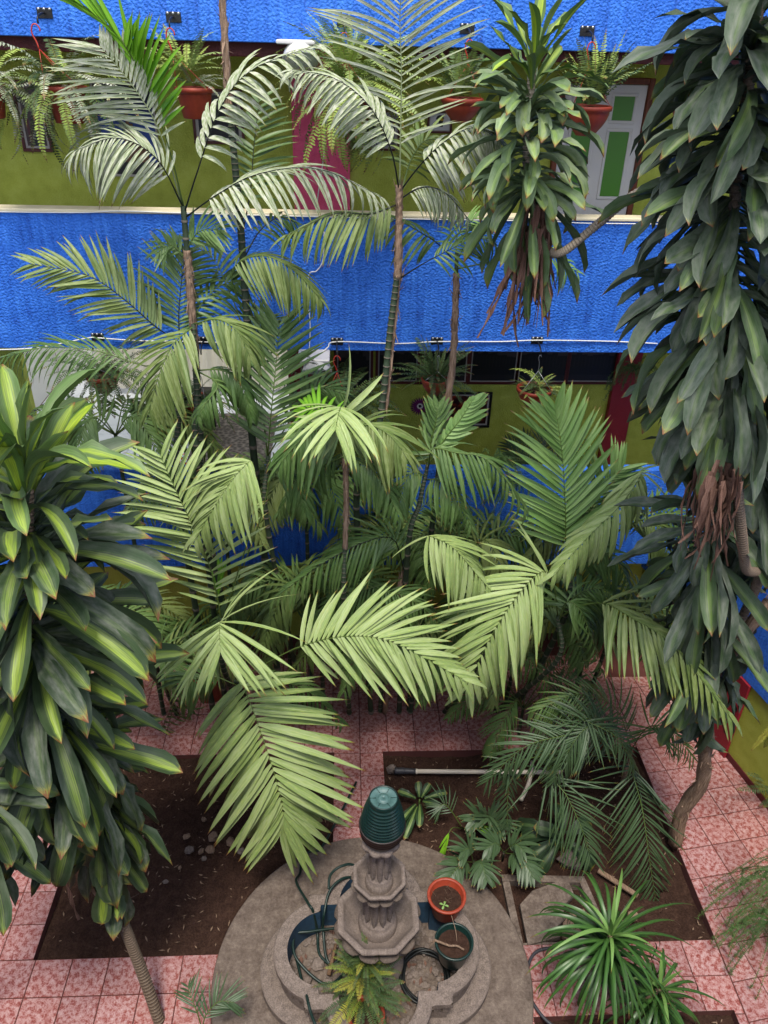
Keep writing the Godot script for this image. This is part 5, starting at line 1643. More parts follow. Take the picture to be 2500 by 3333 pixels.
	head(q, [Vector3(2.912, 4.946, -5.05), Vector3(3.103, 4.464, -5.1), Vector3(3.292, 3.919, -5.1)], 60, 0.74, 0.12, 0, -55, D, D, 1, 0.0, 29)
	dead_skirt(q, Vector3(2.367, 4.867, -4.3), 30, 0.65, 31, 0.16)
	dead_skirt(q, Vector3(2.541, 4.857, -4.38), 10, 0.5, 32, 0.06)
	# shaded lower head of the same plant
	head(q, [Vector3(2.749, 4.279, -5), Vector3(2.93, 3.54, -5), Vector3(3.112, 2.635, -4.95)], 110, 0.78, 0.12, 12, -50, D, D, 1, 0.0, 25)
	stem(q, [Vector3(3.161, 2.385, -4.87), Vector3(2.969, 3.304, -5), Vector3(2.729, 4.36, -5)], 0.035, 0.025, "cane", "branch")
	head(q, [Vector3(3.005, 2.906, -5), Vector3(3.123, 2.554, -4.98), Vector3(3.192, 2.306, -4.95)], 60, 0.7, 0.118, -5, -70, D, D, 1, 0.0, 26)
	dead_skirt(q, Vector3(3.176, 2.324, -4.82), 8, 0.45, 33)
	# hanging head on the slanting cane
	var hb := Vector3(1.418, 5.901, -5.6)
	var h := thing("dracaena", hb, "leafy striped dracaena crown on a slanting cane, upper right", "dracaena", "broad leaved dracaenas")
	stem(h, [Vector3(2.146, 6.711, -4.72), Vector3(2.017, 6.568, -5), Vector3(1.857, 6.358, -5.35), Vector3(1.718, 6.161, -5.5), Vector3(1.537, 5.962, -5.58), Vector3(1.432, 5.965, -5.6), Vector3(1.327, 6.15, -5.6), Vector3(1.234, 6.387, -5.6), Vector3(1.19, 6.75, -5.6), Vector3(1.181, 7.064, -5.6)], 0.03, 0.026, "pale_cane")
	head(h, [Vector3(1.175, 7.159, -5.6), Vector3(1.188, 6.962, -5.6), Vector3(1.192, 6.777, -5.6)], 36, 0.5, 0.085, 84, 30, M.drac_pale, M.drac_new, 2, 0.62, 41, 0.85)
	head(h, [Vector3(1.185, 6.936, -5.6), Vector3(1.206, 6.614, -5.6), Vector3(1.244, 6.299, -5.6)], 92, 0.5, 0.086, 48, 8, M.drac_pale, G, 2, 0.0, 42)
	head(h, [Vector3(1.234, 6.387, -5.6), Vector3(1.264, 6.269, -5.6), Vector3(1.311, 6.15, -5.6)], 28, 0.68, 0.08, -15, -74, [M.drac_pale[1], G[2]], G, 0, 0.0, 43)
	dead_skirt(h, Vector3(1.339, 6.18, -5.6), 46, 0.8, 45, 0.1)

# ------------------------------------------------------------------ palms
func palm(base: Vector3, label: String) -> Node3D:
	return thing("palm_tree", base, label, "palm", "feather leaved palms of the courtyard")

func build_palms() -> void:
	var V := Vector3(0, 0.25, 0.97)
	# white crowned palm, upper left
	var t := palm(Vector3(-1.24, 0.0, -7.02), "tall palm with dusty white leaves, upper left")
	stem(t, [Vector3(-1.237, 6.06, -6.45), Vector3(-1.243, 5.801, -6.45), Vector3(-1.248, 5.511, -6.45)], 0.022, 0.026, "ring")
	stem(t, [Vector3(-1.244, 5.73, -6.45), Vector3(-1.253, 5.361, -6.45), Vector3(-1.263, 4.888, -6.45)], 0.031, 0.034, "sheath", "sheath")
	stem(t, [Vector3(-1.258, 5.01, -6.45), Vector3(-1.299, 4.074, -6.42), Vector3(-1.327, 3.367, -6.38), Vector3(-1.24, 0.0, -7.02)], 0.03, 0.04, "ring")
	frond(t, [Vector3(-1.237, 6.06, -6.45), Vector3(-1.272, 6.448, -6.35), Vector3(-1.352, 6.856, -6.25), Vector3(-1.459, 7.132, -6.15)], {"n": 16, "L": 0.33, "W": 0.05, "m": "fresh", "ls": [0.0, 1.0], "a": [55, 40], "phi": 0, "up": Vector3(-0.4, 0.3, 0.85), "t0": 0.45, "lift": 5, "label": "bright green backlit leaf"})
	frond(t, [Vector3(-1.352, 6.856, -6.25), Vector3(-1.459, 7.132, -6.15), Vector3(-1.584, 7.272, -6.1), Vector3(-1.802, 7.437, -6)], {"n": 8, "L": 0.34, "W": 0.03, "m": "fresh", "a": [14, 8], "phi": 0, "up": V, "t0": 0.05, "label": "unopened bright green spear leaf"})
	frond(t, [Vector3(-1.246, 6.077, -6.45), Vector3(-1.322, 6.59, -6.3), Vector3(-1.44, 6.871, -6.2), Vector3(-1.608, 7.121, -6.1)], {"n": 19, "L": 0.5, "W": 0.03, "m": "white", "ls": [1.0, 0.5], "a": [62, 40], "phi": 1, "up": V, "t0": 0.3, "rm": "rachis_pale", "lift": 0})
	frond(t, [Vector3(-1.244, 6.06, -6.45), Vector3(-1.339, 6.419, -6.2), Vector3(-1.559, 6.573, -6.05), Vector3(-1.841, 6.5, -5.95)], {"n": 24, "L": 0.42, "W": 0.028, "m": "white", "a": [58, 25], "phi": 3, "sag": 0.35, "t0": 0.2, "rm": "rachis_dark"})
	frond(t, [Vector3(-1.235, 6.009, -6.45), Vector3(-1.086, 6.316, -6.3), Vector3(-0.866, 6.755, -6.2), Vector3(-0.615, 7.005, -6.1), Vector3(-0.16, 7.164, -6.05)], {"n": 18, "L": 0.28, "W": 0.045, "m": "white", "a": [55, 22], "phi": 3, "t0": 0.3, "rm": "rachis_dark", "sag": 0.2})
	frond(t, [Vector3(-1.232, 5.975, -6.45), Vector3(-0.938, 6.183, -6.25), Vector3(-0.607, 6.354, -6.1), Vector3(-0.173, 6.406, -6), Vector3(0.287, 6.229, -5.95)], {"n": 24, "L": 0.33, "W": 0.034, "m": "white", "a": [55, 22], "phi": 2, "t0": 0.18, "sag": 0.45, "rm": "rachis_dark"})
	frond(t, [Vector3(-1.251, 5.73, -6.45), Vector3(-1.127, 5.883, -6.4), Vector3(-0.932, 5.924, -6.3)], {"n": 9, "L": 0.24, "W": 0.035, "m": "mid", "a": [60, 25], "phi": 1, "t0": 0.2})
	frond(t, [Vector3(-1.251, 5.658, -6.45), Vector3(-1.352, 5.775, -6.4), Vector3(-1.444, 5.745, -6.3)], {"n": 8, "L": 0.2, "W": 0.03, "m": "mid", "a": [60, 25], "phi": 2, "t0": 0.2})
	# ringed palm beside it
	t = palm(Vector3(-0.78, 0.0, -7.02), "slim green ringed palm trunk rising past the top edge")
	stem(t, [Vector3(-0.835, 7.56, -6.5), Vector3(-0.836, 7.239, -6.5), Vector3(-0.84, 6.868, -6.5), Vector3(-0.836, 6.657, -6.5)], 0.024, 0.03, "sheath", "sheath")
	stem(t, [Vector3(-0.838, 6.718, -6.5), Vector3(-0.826, 6.341, -6.5), Vector3(-0.815, 5.796, -6.5), Vector3(-0.817, 4.963, -6.48), Vector3(-0.834, 4.065, -6.44), Vector3(-0.78, 0.0, -7.02)], 0.024, 0.036, "ring")
	frond(t, [Vector3(-0.822, 5.796, -6.5), Vector3(-0.738, 6.127, -6.6), Vector3(-0.693, 6.454, -6.65), Vector3(-0.636, 6.784, -6.7)], {"n": 15, "L": 0.3, "W": 0.035, "m": "mid", "ls": [0.5, 1.0], "a": [70, 45], "phi": 1, "up": V, "t0": 0.3, "rm": "rachis_dark"})
	frond(t, [Vector3(-0.81, 5.652, -6.5), Vector3(-0.682, 5.848, -6.6), Vector3(-0.537, 5.937, -6.7), Vector3(-0.391, 5.893, -6.75)], {"n": 12, "L": 0.26, "W": 0.028, "m": "mid", "phi": 2, "sag": 0.3, "t0": 0.3, "rm": "rachis_dark"})
	frond(t, [Vector3(-0.816, 5.117, -6.5), Vector3(-0.887, 5.592, -6.3), Vector3(-0.646, 5.767, -6.15), Vector3(-0.397, 5.698, -6.05), Vector3(-0.183, 5.486, -6)], {"n": 24, "L": 0.36, "W": 0.03, "m": "olive", "a": [55, 25], "phi": 2, "sag": 0.55, "t0": 0.3})
	frond(t, [Vector3(-0.817, 4.963, -6.48), Vector3(-0.937, 5.336, -6.55), Vector3(-1.071, 5.624, -6.6), Vector3(-1.28, 5.767, -6.6)], {"n": 14, "L": 0.3, "W": 0.03, "m": "mid", "phi": 2, "sag": 0.3, "t0": 0.3})
	# fronds at the height of the middle parapet, left
	t = palm(Vector3(-1.62, 0.0, -7.02), "palm with glossy dark fan before the middle parapet, left")
	stem(t, [Vector3(-1.375, 4.986, -6.4), Vector3(-1.439, 4.356, -6.3), Vector3(-1.499, 3.477, -6.2), Vector3(-1.62, 0.0, -7.02)], 0.02, 0.035, "ring")
	frond(t, [Vector3(-1.375, 4.986, -6.4), Vector3(-1.548, 5.14, -6.35), Vector3(-1.746, 5.37, -6.3), Vector3(-1.987, 5.574, -6.25), Vector3(-2.374, 5.669, -6.2)], {"n": 26, "L": 0.36, "W": 0.036, "m": "olive", "a": [58, 22], "phi": 1, "up": Vector3(0.1, 0.5, 0.85), "t0": 0.18, "rm": "rachis_dark"})
	frond(t, [Vector3(-1.375, 4.986, -6.4), Vector3(-1.367, 5.206, -6.45), Vector3(-1.326, 5.46, -6.5), Vector3(-1.263, 5.7, -6.5)], {"n": 17, "L": 0.42, "W": 0.033, "m": "mid", "a": [68, 40], "phi": 2, "up": V, "t0": 0.12, "rm": "rachis_dark", "ls": [1.0, 0.75]})
	frond(t, [Vector3(-1.368, 4.986, -6.4), Vector3(-1.16, 5.309, -6.5), Vector3(-0.966, 5.45, -6.55), Vector3(-0.817, 5.414, -6.55)], {"n": 15, "L": 0.3, "W": 0.03, "m": "mid", "phi": 2, "t0": 0.2, "sag": 0.2})
	# yellowing leaf cluster under it
	t = palm(Vector3(-1.46, 0.0, -7.02), "palm with yellow olive drooping leaves below middle parapet")
	stem(t, [Vector3(-1.196, 5.228, -6.15), Vector3(-1.219, 4.657, -6.1), Vector3(-1.265, 3.834, -6), Vector3(-1.46, 0.0, -7.02)], 0.018, 0.03, "ring")
	frond(t, [Vector3(-1.198, 5.209, -6.15), Vector3(-1.326, 5.137, -5.95), Vector3(-1.437, 4.936, -5.85), Vector3(-1.547, 4.644, -5.8)], {"n": 17, "L": 0.42, "W": 0.042, "m": "olive", "a": [60, 25], "phi": 1, "sag": 0.25, "t0": 0.05, "label": "yellowing drooping leaf"})
	frond(t, [Vector3(-1.196, 5.228, -6.15), Vector3(-0.979, 5.316, -6), Vector3(-0.822, 5.259, -5.9), Vector3(-0.73, 5.074, -5.85)], {"n": 15, "L": 0.38, "W": 0.04, "m": "olive", "a": [60, 25], "phi": 2, "sag": 0.5, "t0": 0.1})
	frond(t, [Vector3(-1.196, 5.152, -6.15), Vector3(-1.547, 4.896, -6.1), Vector3(-1.918, 5.028, -6.05), Vector3(-2.287, 5.081, -6), Vector3(-2.658, 5.003, -6)], {"n": 26, "L": 0.32, "W": 0.022, "m": "mid", "a": [50, 22], "phi": 2, "sag": 0.25, "t0": 0.35})
	frond(t, [Vector3(-1.207, 4.851, -6.12), Vector3(-0.986, 4.88, -6.05), Vector3(-0.832, 4.802, -5.95), Vector3(-0.751, 4.542, -5.9)], {"n": 15, "L": 0.3, "W": 0.034, "m": "mid", "a": [60, 25], "phi": 3, "sag": 0.6, "t0": 0.15})
	frond(t, [Vector3(-1.207, 4.851, -6.12), Vector3(-1.016, 4.801, -5.95), Vector3(-1.104, 4.684, -5.85), Vector3(-1.161, 4.586, -5.8)], {"n": 11, "L": 0.26, "W": 0.034, "m": "mid", "a": [60, 25], "phi": 3, "sag": 0.5, "t0": 0.2})
	# dark upright leaf in the middle
	t = palm(Vector3(-0.49, 0.0, -7.02), "palm with one upright dark green fishbone leaf, centre left")
	stem(t, [Vector3(-0.69, 3.973, -6.3), Vector3(-0.713, 3.222, -6.2), Vector3(-0.49, 0.0, -7.02)], 0.016, 0.03, "ring")
	frond(t, [Vector3(-0.69, 3.973, -6.3), Vector3(-0.636, 4.403, -6.3), Vector3(-0.58, 4.807, -6.35), Vector3(-0.54, 5.152, -6.4)], {"n": 21, "L": 0.44, "W": 0.045, "m": "mid", "a": [66, 38], "phi": 0, "up": V, "t0": 0.08, "lift": -4, "prof": [0.75, 1.0, 0.5]})
	frond(t, [Vector3(-0.69, 3.973, -6.3), Vector3(-0.423, 4.381, -6.35), Vector3(-0.218, 4.579, -6.4), Vector3(0.003, 4.536, -6.4)], {"n": 17, "L": 0.32, "W": 0.034, "m": "mid", "phi": 2, "t0": 0.25, "sag": 0.2})
	frond(t, [Vector3(-0.69, 3.973, -6.3), Vector3(-0.745, 4.62, -6.5), Vector3(-0.748, 4.98, -6.55), Vector3(-0.685, 5.126, -6.6)], {"n": 15, "L": 0.26, "W": 0.028, "m": "mid", "phi": 1, "up": V, "t0": 0.4})
	# centre palm with shaggy trunk
	t = palm(Vector3(0.59, 0.0, -7.02), "centre palm with upright white herringbone leaf at the top")
	stem(t, [Vector3(0.406, 6.278, -6.2), Vector3(0.415, 6.016, -6.2), Vector3(0.415, 5.599, -6.2)], 0.026, 0.03, "sheath", "sheath")
	stem(t, [Vector3(0.414, 5.635, -6.2), Vector3(0.369, 5.15, -6.2), Vector3(0.317, 4.474, -6.2), Vector3(0.23, 3.874, -6.18), Vector3(0.107, 3.504, -6.15), Vector3(0.32, 0.0, -7.02)], 0.024, 0.032, "ring")
	stem(t, [Vector3(0.441, 5.734, -6.23), Vector3(0.402, 5.136, -6.24), Vector3(0.358, 4.478, -6.24)], 0.016, 0.02, "sheath", "sheath")
	frond(t, [Vector3(0.411, 6.246, -6.2), Vector3(0.403, 6.594, -6.15), Vector3(0.391, 7.027, -6.1), Vector3(0.366, 7.37, -6.05), Vector3(0.394, 7.632, -5.9)], {"n": 26, "L": 0.5, "W": 0.026, "m": "white", "a": [68, 48], "phi": 1, "up": V, "t0": 0.22, "rm": "rachis_pale", "lift": 0, "prof": [0.7, 1.0, 0.7]})
	frond(t, [Vector3(0.411, 6.23, -6.2), Vector3(0.333, 6.529, -6.05), Vector3(0.179, 6.805, -5.95), Vector3(-0.053, 6.974, -5.85), Vector3(-0.334, 7.023, -5.8)], {"n": 24, "L": 0.27, "W": 0.036, "m": "white", "a": [55, 20], "phi": 3, "t0": 0.28, "sag": 0.3, "rm": "rachis_dark"})
	frond(t, [Vector3(0.418, 6.239, -6.2), Vector3(0.539, 6.42, -6.1), Vector3(0.685, 6.586, -6), Vector3(0.873, 6.702, -5.9), Vector3(1.062, 6.639, -5.85)], {"n": 16, "L": 0.38, "W": 0.04, "m": "white", "a": [60, 30], "phi": 3, "t0": 0.3, "sag": 0.5, "rm": "rachis_dark"})
	frond(t, [Vector3(0.411, 6.148, -6.2), Vector3(0.194, 6.091, -6.1), Vector3(-0.078, 6.106, -6), Vector3(-0.432, 5.956, -5.95)], {"n": 22, "L": 0.34, "W": 0.034, "m": "olive", "a": [55, 22], "phi": 2, "t0": 0.1, "sag": 0.45, "rm": "rachis_dark"})
	frond(t, [Vector3(0.417, 6.181, -6.2), Vector3(0.567, 6.273, -6.15), Vector3(0.734, 6.252, -6.1), Vector3(0.911, 6.086, -6.05)], {"n": 18, "L": 0.26, "W": 0.024, "m": "white", "a": [55, 25], "phi": 3, "t0": 0.15, "sag": 0.5, "rm": "rachis_dark"})
	frond(t, [Vector3(0.422, 6.214, -6.2), Vector3(0.502, 6.455, -6.3), Vector3(0.638, 6.577, -6.35), Vector3(0.892, 6.482, -6.4)], {"n": 18, "L": 0.32, "W": 0.03, "m": "olive", "a": [60, 25], "phi": 2, "t0": 0.2, "sag": 0.3})
	frond(t, [Vector3(0.444, 5.599, -6.2), Vector3(0.577, 5.703, -6.15), Vector3(0.728, 5.804, -6.1), Vector3(0.891, 5.903, -6.05)], {"n": 8, "L": 0.24, "W": 0.026, "m": "mid", "a": [60, 30], "phi": 2, "t0": 0.55, "rm": "rachis_dark"})
	# narrow shaggy palm right of centre
	t = palm(Vector3(0.81, 0.0, -7.02), "thin palm with peeling shaggy trunk right of centre")
	stem(t, [Vector3(0.914, 5.73, -6.5), Vector3(0.921, 5.525, -6.5)], 0.016, 0.018, "ring")
	stem(t, [Vector3(0.922, 5.563, -6.5), Vector3(0.936, 5.214, -6.5), Vector3(0.945, 4.803, -6.5), Vector3(0.916, 4.213, -6.48)], 0.026, 0.032, "sheath", "sheath")
	stem(t, [Vector3(0.905, 4.259, -6.48), Vector3(0.859, 3.453, -6.4), Vector3(0.81, 0.0, -7.02)], 0.022, 0.03, "ring")
	frond(t, [Vector3(0.917, 5.638, -6.5), Vector3(0.765, 5.794, -6.45), Vector3(0.588, 5.909, -6.4), Vector3(0.381, 6.02, -6.35)], {"n": 9, "L": 0.28, "W": 0.03, "m": "mid", "a": [60, 30], "phi": 3, "t0": 0.4, "rm": "rachis_dark", "sag": 0.3})
	frond(t, [Vector3(0.922, 5.675, -6.5), Vector3(0.987, 5.815, -6.45), Vector3(1.106, 5.863, -6.4), Vector3(1.244, 5.776, -6.4)], {"n": 11, "L": 0.24, "W": 0.024, "m": "mid", "a": [60, 30], "phi": 3, "t0": 0.2, "sag": 0.3})
	frond(t, [Vector3(0.92, 5.693, -6.5), Vector3(0.907, 5.81, -6.55), Vector3(0.962, 5.908, -6.6), Vector3(1.069, 5.982, -6.6)], {"n": 9, "L": 0.22, "W": 0.022, "m": "bright", "phi": 2, "t0": 0.2})
	frond(t, [Vector3(0.935, 5.6, -6.5), Vector3(1.33, 5.656, -6.6), Vector3(1.674, 5.698, -6.6), Vector3(1.969, 5.55, -6.6)], {"n": 12, "L": 0.22, "W": 0.022, "m": "bright", "phi": 2, "t0": 0.45})
	# centre mid height palm with bright top leaf
	t = palm(Vector3(0.05, 0.0, -7.02), "mid height palm with bright top leaf in the centre")
	stem(t, [Vector3(-0.012, 4.57, -5.8), Vector3(-0.002, 4.341, -5.8), Vector3(0.005, 4.125, -5.8)], 0.014, 0.016, "ring")
	stem(t, [Vector3(0.002, 4.212, -5.8), Vector3(0.013, 3.81, -5.8), Vector3(-0, 3.32, -5.78)], 0.024, 0.024, "sheath", "sheath")
	stem(t, [Vector3(0, 3.37, -5.78), Vector3(-0.01, 2.63, -5.76), Vector3(0.05, 0.0, -7.02)], 0.018, 0.03, "ring")
	frond(t, [Vector3(-0.013, 4.529, -5.8), Vector3(-0.022, 4.753, -5.6), Vector3(-0.039, 4.842, -5.35), Vector3(-0.065, 4.797, -5.15)], {"n": 14, "L": 0.42, "W": 0.045, "m": "pale", "a": [66, 25], "phi": 2, "t0": 0.1, "sag": 0.1})
	frond(t, [Vector3(-0.009, 4.446, -5.8), Vector3(-0.162, 4.559, -5.65), Vector3(-0.32, 4.551, -5.5), Vector3(-0.499, 4.381, -5.4)], {"n": 18, "L": 0.42, "W": 0.042, "m": "mid", "a": [60, 25], "phi": 2, "t0": 0.06, "sag": 0.65})
	frond(t, [Vector3(-0.009, 4.446, -5.8), Vector3(0.167, 4.588, -5.65), Vector3(0.325, 4.592, -5.5), Vector3(0.455, 4.483, -5.4)], {"n": 17, "L": 0.44, "W": 0.042, "m": "olive", "a": [60, 25], "phi": 2, "t0": 0.06, "sag": 0.65})
	frond(t, [Vector3(-0.006, 4.234, -5.8), Vector3(0.153, 4.222, -5.7), Vector3(0.304, 4.104, -5.6), Vector3(0.439, 3.854, -5.5)], {"n": 15, "L": 0.3, "W": 0.034, "m": "mid", "phi": 2, "t0": 0.1, "sag": 0.5})
	frond(t, [Vector3(-0.01, 4.234, -5.8), Vector3(-0.213, 4.098, -5.85), Vector3(-0.416, 3.89, -5.9), Vector3(-0.588, 3.61, -5.9)], {"n": 17, "L": 0.34, "W": 0.034, "m": "mid", "phi": 2, "t0": 0.1, "sag": 0.5})
	frond(t, [Vector3(-0.013, 4.467, -5.8), Vector3(-0.17, 4.54, -6), Vector3(-0.288, 4.537, -6.1), Vector3(-0.37, 4.472, -6.15)], {"n": 11, "L": 0.26, "W": 0.03, "m": "fresh", "phi": 1, "t0": 0.1})
	# right of centre, glinting leaf
	t = palm(Vector3(0.92, 0.0, -7.02), "palm with glinting drooping leaf right of centre")
	stem(t, [Vector3(0.729, 4.037, -6.05), Vector3(0.663, 3.642, -6), Vector3(0.576, 3.124, -5.95), Vector3(0.67, 0.0, -7.02)], 0.016, 0.03, "ring")
	frond(t, [Vector3(0.732, 3.991, -6.05), Vector3(0.743, 4.249, -5.9), Vector3(0.919, 4.291, -5.75), Vector3(1.174, 4.271, -5.65), Vector3(1.518, 3.888, -5.55)], {"n": 23, "L": 0.4, "W": 0.038, "m": "mid", "a": [58, 22], "phi": 2, "t0": 0.12, "sag": 0.6})
	frond(t, [Vector3(0.731, 4.014, -6.05), Vector3(0.857, 4.262, -6.05), Vector3(0.983, 4.458, -6.05), Vector3(1.074, 4.641, -6.05)], {"n": 12, "L": 0.2, "W": 0.055, "m": "bright", "ls": [0.4, 1.0], "a": [45, 20], "phi": 0, "up": V, "t0": 0.2})
	frond(t, [Vector3(0.722, 3.945, -6.05), Vector3(0.746, 4.192, -6.1), Vector3(0.781, 4.413, -6.1), Vector3(0.786, 4.542, -6.1)], {"n": 10, "L": 0.2, "W": 0.045, "m": "mid", "a": [40, 20], "phi": 0, "up": V, "t0": 0.2})
	frond(t, [Vector3(0.716, 3.898, -6.05), Vector3(0.597, 4.027, -5.9), Vector3(0.512, 3.992, -5.8), Vector3(0.46, 3.823, -5.7)], {"n": 13, "L": 0.32, "W": 0.038, "m": "mid", "phi": 2, "t0": 0.1, "sag": 0.4})
	frond(t, [Vector3(0.718, 3.875, -6.05), Vector3(0.815, 3.964, -5.85), Vector3(0.95, 3.861, -5.75), Vector3(1.105, 3.587, -5.7)], {"n": 14, "L": 0.32, "W": 0.034, "m": "mid", "phi": 2, "t0": 0.1, "sag": 0.5})
	# big upright feather on the right
	t = palm(Vector3(2.11, 0.0, -7.02), "palm with large upright bright feather, centre right")
	stem(t, [Vector3(2.05, 3.167, -5.95), Vector3(2.144, 2.421, -5.92), Vector3(2.11, 0.0, -7.02)], 0.02, 0.035, "ring")
	frond(t, [Vector3(2.054, 3.141, -5.95), Vector3(1.98, 3.621, -5.95), Vector3(1.885, 4.155, -6), Vector3(1.783, 4.56, -6.05)], {"n": 27, "L": 0.47, "W": 0.046, "m": "bright", "a": [55, 22], "phi": 1, "up": V, "t0": 0.05, "lift": 2, "prof": [0.8, 1.0, 0.35], "label": "large upright bright green leaf"})
	frond(t, [Vector3(2.067, 3.114, -5.95), Vector3(2.218, 3.459, -6.05), Vector3(2.372, 3.774, -6.1), Vector3(2.507, 3.938, -6.15)], {"n": 19, "L": 0.36, "W": 0.036, "m": "bright", "a": [60, 30], "phi": 1, "up": V, "t0": 0.1})
	frond(t, [Vector3(2.075, 3.062, -5.95), Vector3(2.345, 3.899, -5.8), Vector3(2.468, 4.163, -5.65), Vector3(2.303, 3.961, -5.5), Vector3(2.029, 3.684, -5.4), Vector3(1.758, 3.377, -5.3)], {"n": 25, "L": 0.36, "W": 0.044, "m": "pale", "a": [60, 28], "phi": 2, "t0": 0.34, "sag": 0.45})
	frond(t, [Vector3(2.07, 3.035, -5.95), Vector3(2.241, 3.2, -5.9), Vector3(2.478, 3.164, -5.8), Vector3(2.687, 2.813, -5.7)], {"n": 17, "L": 0.36, "W": 0.034, "m": "mid", "phi": 2, "t0": 0.1, "sag": 0.4})
	# bright pair left of it
	t = palm(Vector3(1.40, 0.0, -7.02), "palm with pale leaf arching left, centre right")
	stem(t, [Vector3(1.28, 2.773, -5.7), Vector3(1.331, 2.048, -5.75), Vector3(1.24, 0.0, -7.02)], 0.016, 0.03, "ring")
	frond(t, [Vector3(1.285, 2.719, -5.7), Vector3(0.883, 3.36, -5.75), Vector3(0.726, 3.502, -5.7), Vector3(0.904, 3.529, -5.5), Vector3(1.104, 3.334, -5.4), Vector3(1.354, 3.06, -5.3)], {"n": 22, "L": 0.42, "W": 0.042, "m": "pale", "a": [60, 25], "phi": 2, "t0": 0.38, "sag": 0.5})
	t = palm(Vector3(1.89, 0.0, -7.02), "palm with broad pale leaf drooping to lower left, centre right")
	stem(t, [Vector3(1.998, 2.601, -5.7), Vector3(2.064, 2.003, -5.72), Vector3(1.89, 0.0, -7.02)], 0.016, 0.03, "ring")
	frond(t, [Vector3(2.002, 2.573, -5.7), Vector3(1.864, 3.081, -5.6), Vector3(1.692, 3.288, -5.45), Vector3(1.453, 3.173, -5.25), Vector3(1.249, 2.895, -5.1), Vector3(1.048, 2.353, -5)], {"n": 24, "L": 0.56, "W": 0.05, "m": "pale", "a": [64, 30], "phi": 1, "t0": 0.3, "sag": 0.22})
	frond(t, [Vector3(2.01, 2.573, -5.7), Vector3(2.141, 2.789, -5.6), Vector3(2.309, 2.943, -5.45), Vector3(2.427, 3.058, -5.1), Vector3(2.661, 3.053, -4.75), Vector3(3.043, 2.699, -4.35)], {"n": 24, "L": 0.46, "W": 0.045, "m": "olive", "a": [50, 12], "phi": 1, "t0": 0.38, "sag": 0.4, "prof": [1.0, 1.0, 0.5]})
	frond(t, [Vector3(2.01, 2.573, -5.7), Vector3(2.137, 2.78, -5.75), Vector3(2.339, 2.886, -5.75), Vector3(2.654, 2.759, -5.7)], {"n": 18, "L": 0.42, "W": 0.036, "m": "mid", "phi": 2, "t0": 0.1, "sag": 0.5})
	frond(t, [Vector3(2.014, 2.545, -5.7), Vector3(2.025, 2.844, -5.6), Vector3(2.162, 2.761, -5.5), Vector3(2.405, 2.174, -5.4)], {"n": 18, "L": 0.4, "W": 0.036, "m": "mid", "phi": 3, "t0": 0.2, "sag": 0.5})
	# left centre palm
	t = palm(Vector3(-1.24, 0.0, -7.02), "palm with two tall pale feathers, left of centre")
	stem(t, [Vector3(-1.099, 2.732, -5.55), Vector3(-1.138, 2.151, -5.55), Vector3(-1.24, 0.0, -7.02)], 0.018, 0.032, "ring")
	frond(t, [Vector3(-1.101, 2.705, -5.55), Vector3(-1.153, 3.267, -5.55), Vector3(-1.255, 3.693, -5.55), Vector3(-1.358, 3.975, -5.6), Vector3(-1.473, 4.331, -5.65)], {"n": 25, "L": 0.5, "W": 0.036, "m": "pale", "a": [68, 36], "phi": 2, "up": Vector3(0, 0.4, 0.9), "t0": 0.06, "lift": -4})
	frond(t, [Vector3(-1.09, 2.732, -5.55), Vector3(-0.774, 3.705, -5.6), Vector3(-0.722, 4.28, -5.55), Vector3(-0.805, 4.32, -5.4), Vector3(-0.968, 4.129, -5.3), Vector3(-1.184, 3.776, -5.25)], {"n": 23, "L": 0.42, "W": 0.042, "m": "pale", "a": [62, 28], "phi": 2, "t0": 0.46, "sag": 0.25})
	frond(t, [Vector3(-1.09, 2.732, -5.55), Vector3(-0.729, 3.641, -5.7), Vector3(-0.587, 4.136, -5.7), Vector3(-0.397, 4.077, -5.65), Vector3(-0.327, 3.794, -5.6)], {"n": 15, "L": 0.32, "W": 0.034, "m": "mid", "phi": 2, "t0": 0.5, "sag": 0.5})
	frond(t, [Vector3(-1.109, 2.705, -5.55), Vector3(-1.13, 2.928, -5.6), Vector3(-1.115, 3.033, -5.65), Vector3(-1.107, 3.159, -5.7)], {"n": 3, "L": 0.2, "W": 0.03, "m": "fresh", "a": [12, 5], "phi": 0, "t0": 0.2, "up": V})
	# low palms with the pale fan and the great front leaf
	t = palm(Vector3(-1.0, -0.1, -6.3), "low palm with great pale leaf hanging over the left bed")
	for k in 3:
		stem(t, [Vector3(-0.973, 2.164, -5.35) + Vector3(0.03 * k - 0.03, 0, 0.02 * k), Vector3(-1.0 + 0.06 * k - 0.06, -0.1, -6.3 + 0.03 * k)], 0.014, 0.022, "ring", "cane")
	frond(t, [Vector3(-0.973, 2.164, -5.35), Vector3(-1.201, 1.813, -6.3), Vector3(-1.031, 3.008, -5.15), Vector3(-1.013, 3.091, -4.95), Vector3(-0.992, 3.013, -4.8)], {"n": 15, "L": 0.55, "W": 0.045, "m": "pale", "a": [74, 30], "phi": 1, "t0": 0.42, "sag": 0.12, "lift": -2})
	frond(t, [Vector3(-0.964, 2.175, -5.35), Vector3(-0.669, 2.521, -5.2), Vector3(-0.351, 2.838, -5.05), Vector3(0.017, 3.019, -4.95), Vector3(0.391, 3.032, -4.85), Vector3(0.988, 2.702, -4.75)], {"n": 27, "L": 0.48, "W": 0.046, "m": "pale", "a": [62, 25], "phi": 1, "t0": 0.38, "sag": 0.2, "up": Vector3(0, 0.6, 0.8), "label": "pale mottled leaf reaching right"})
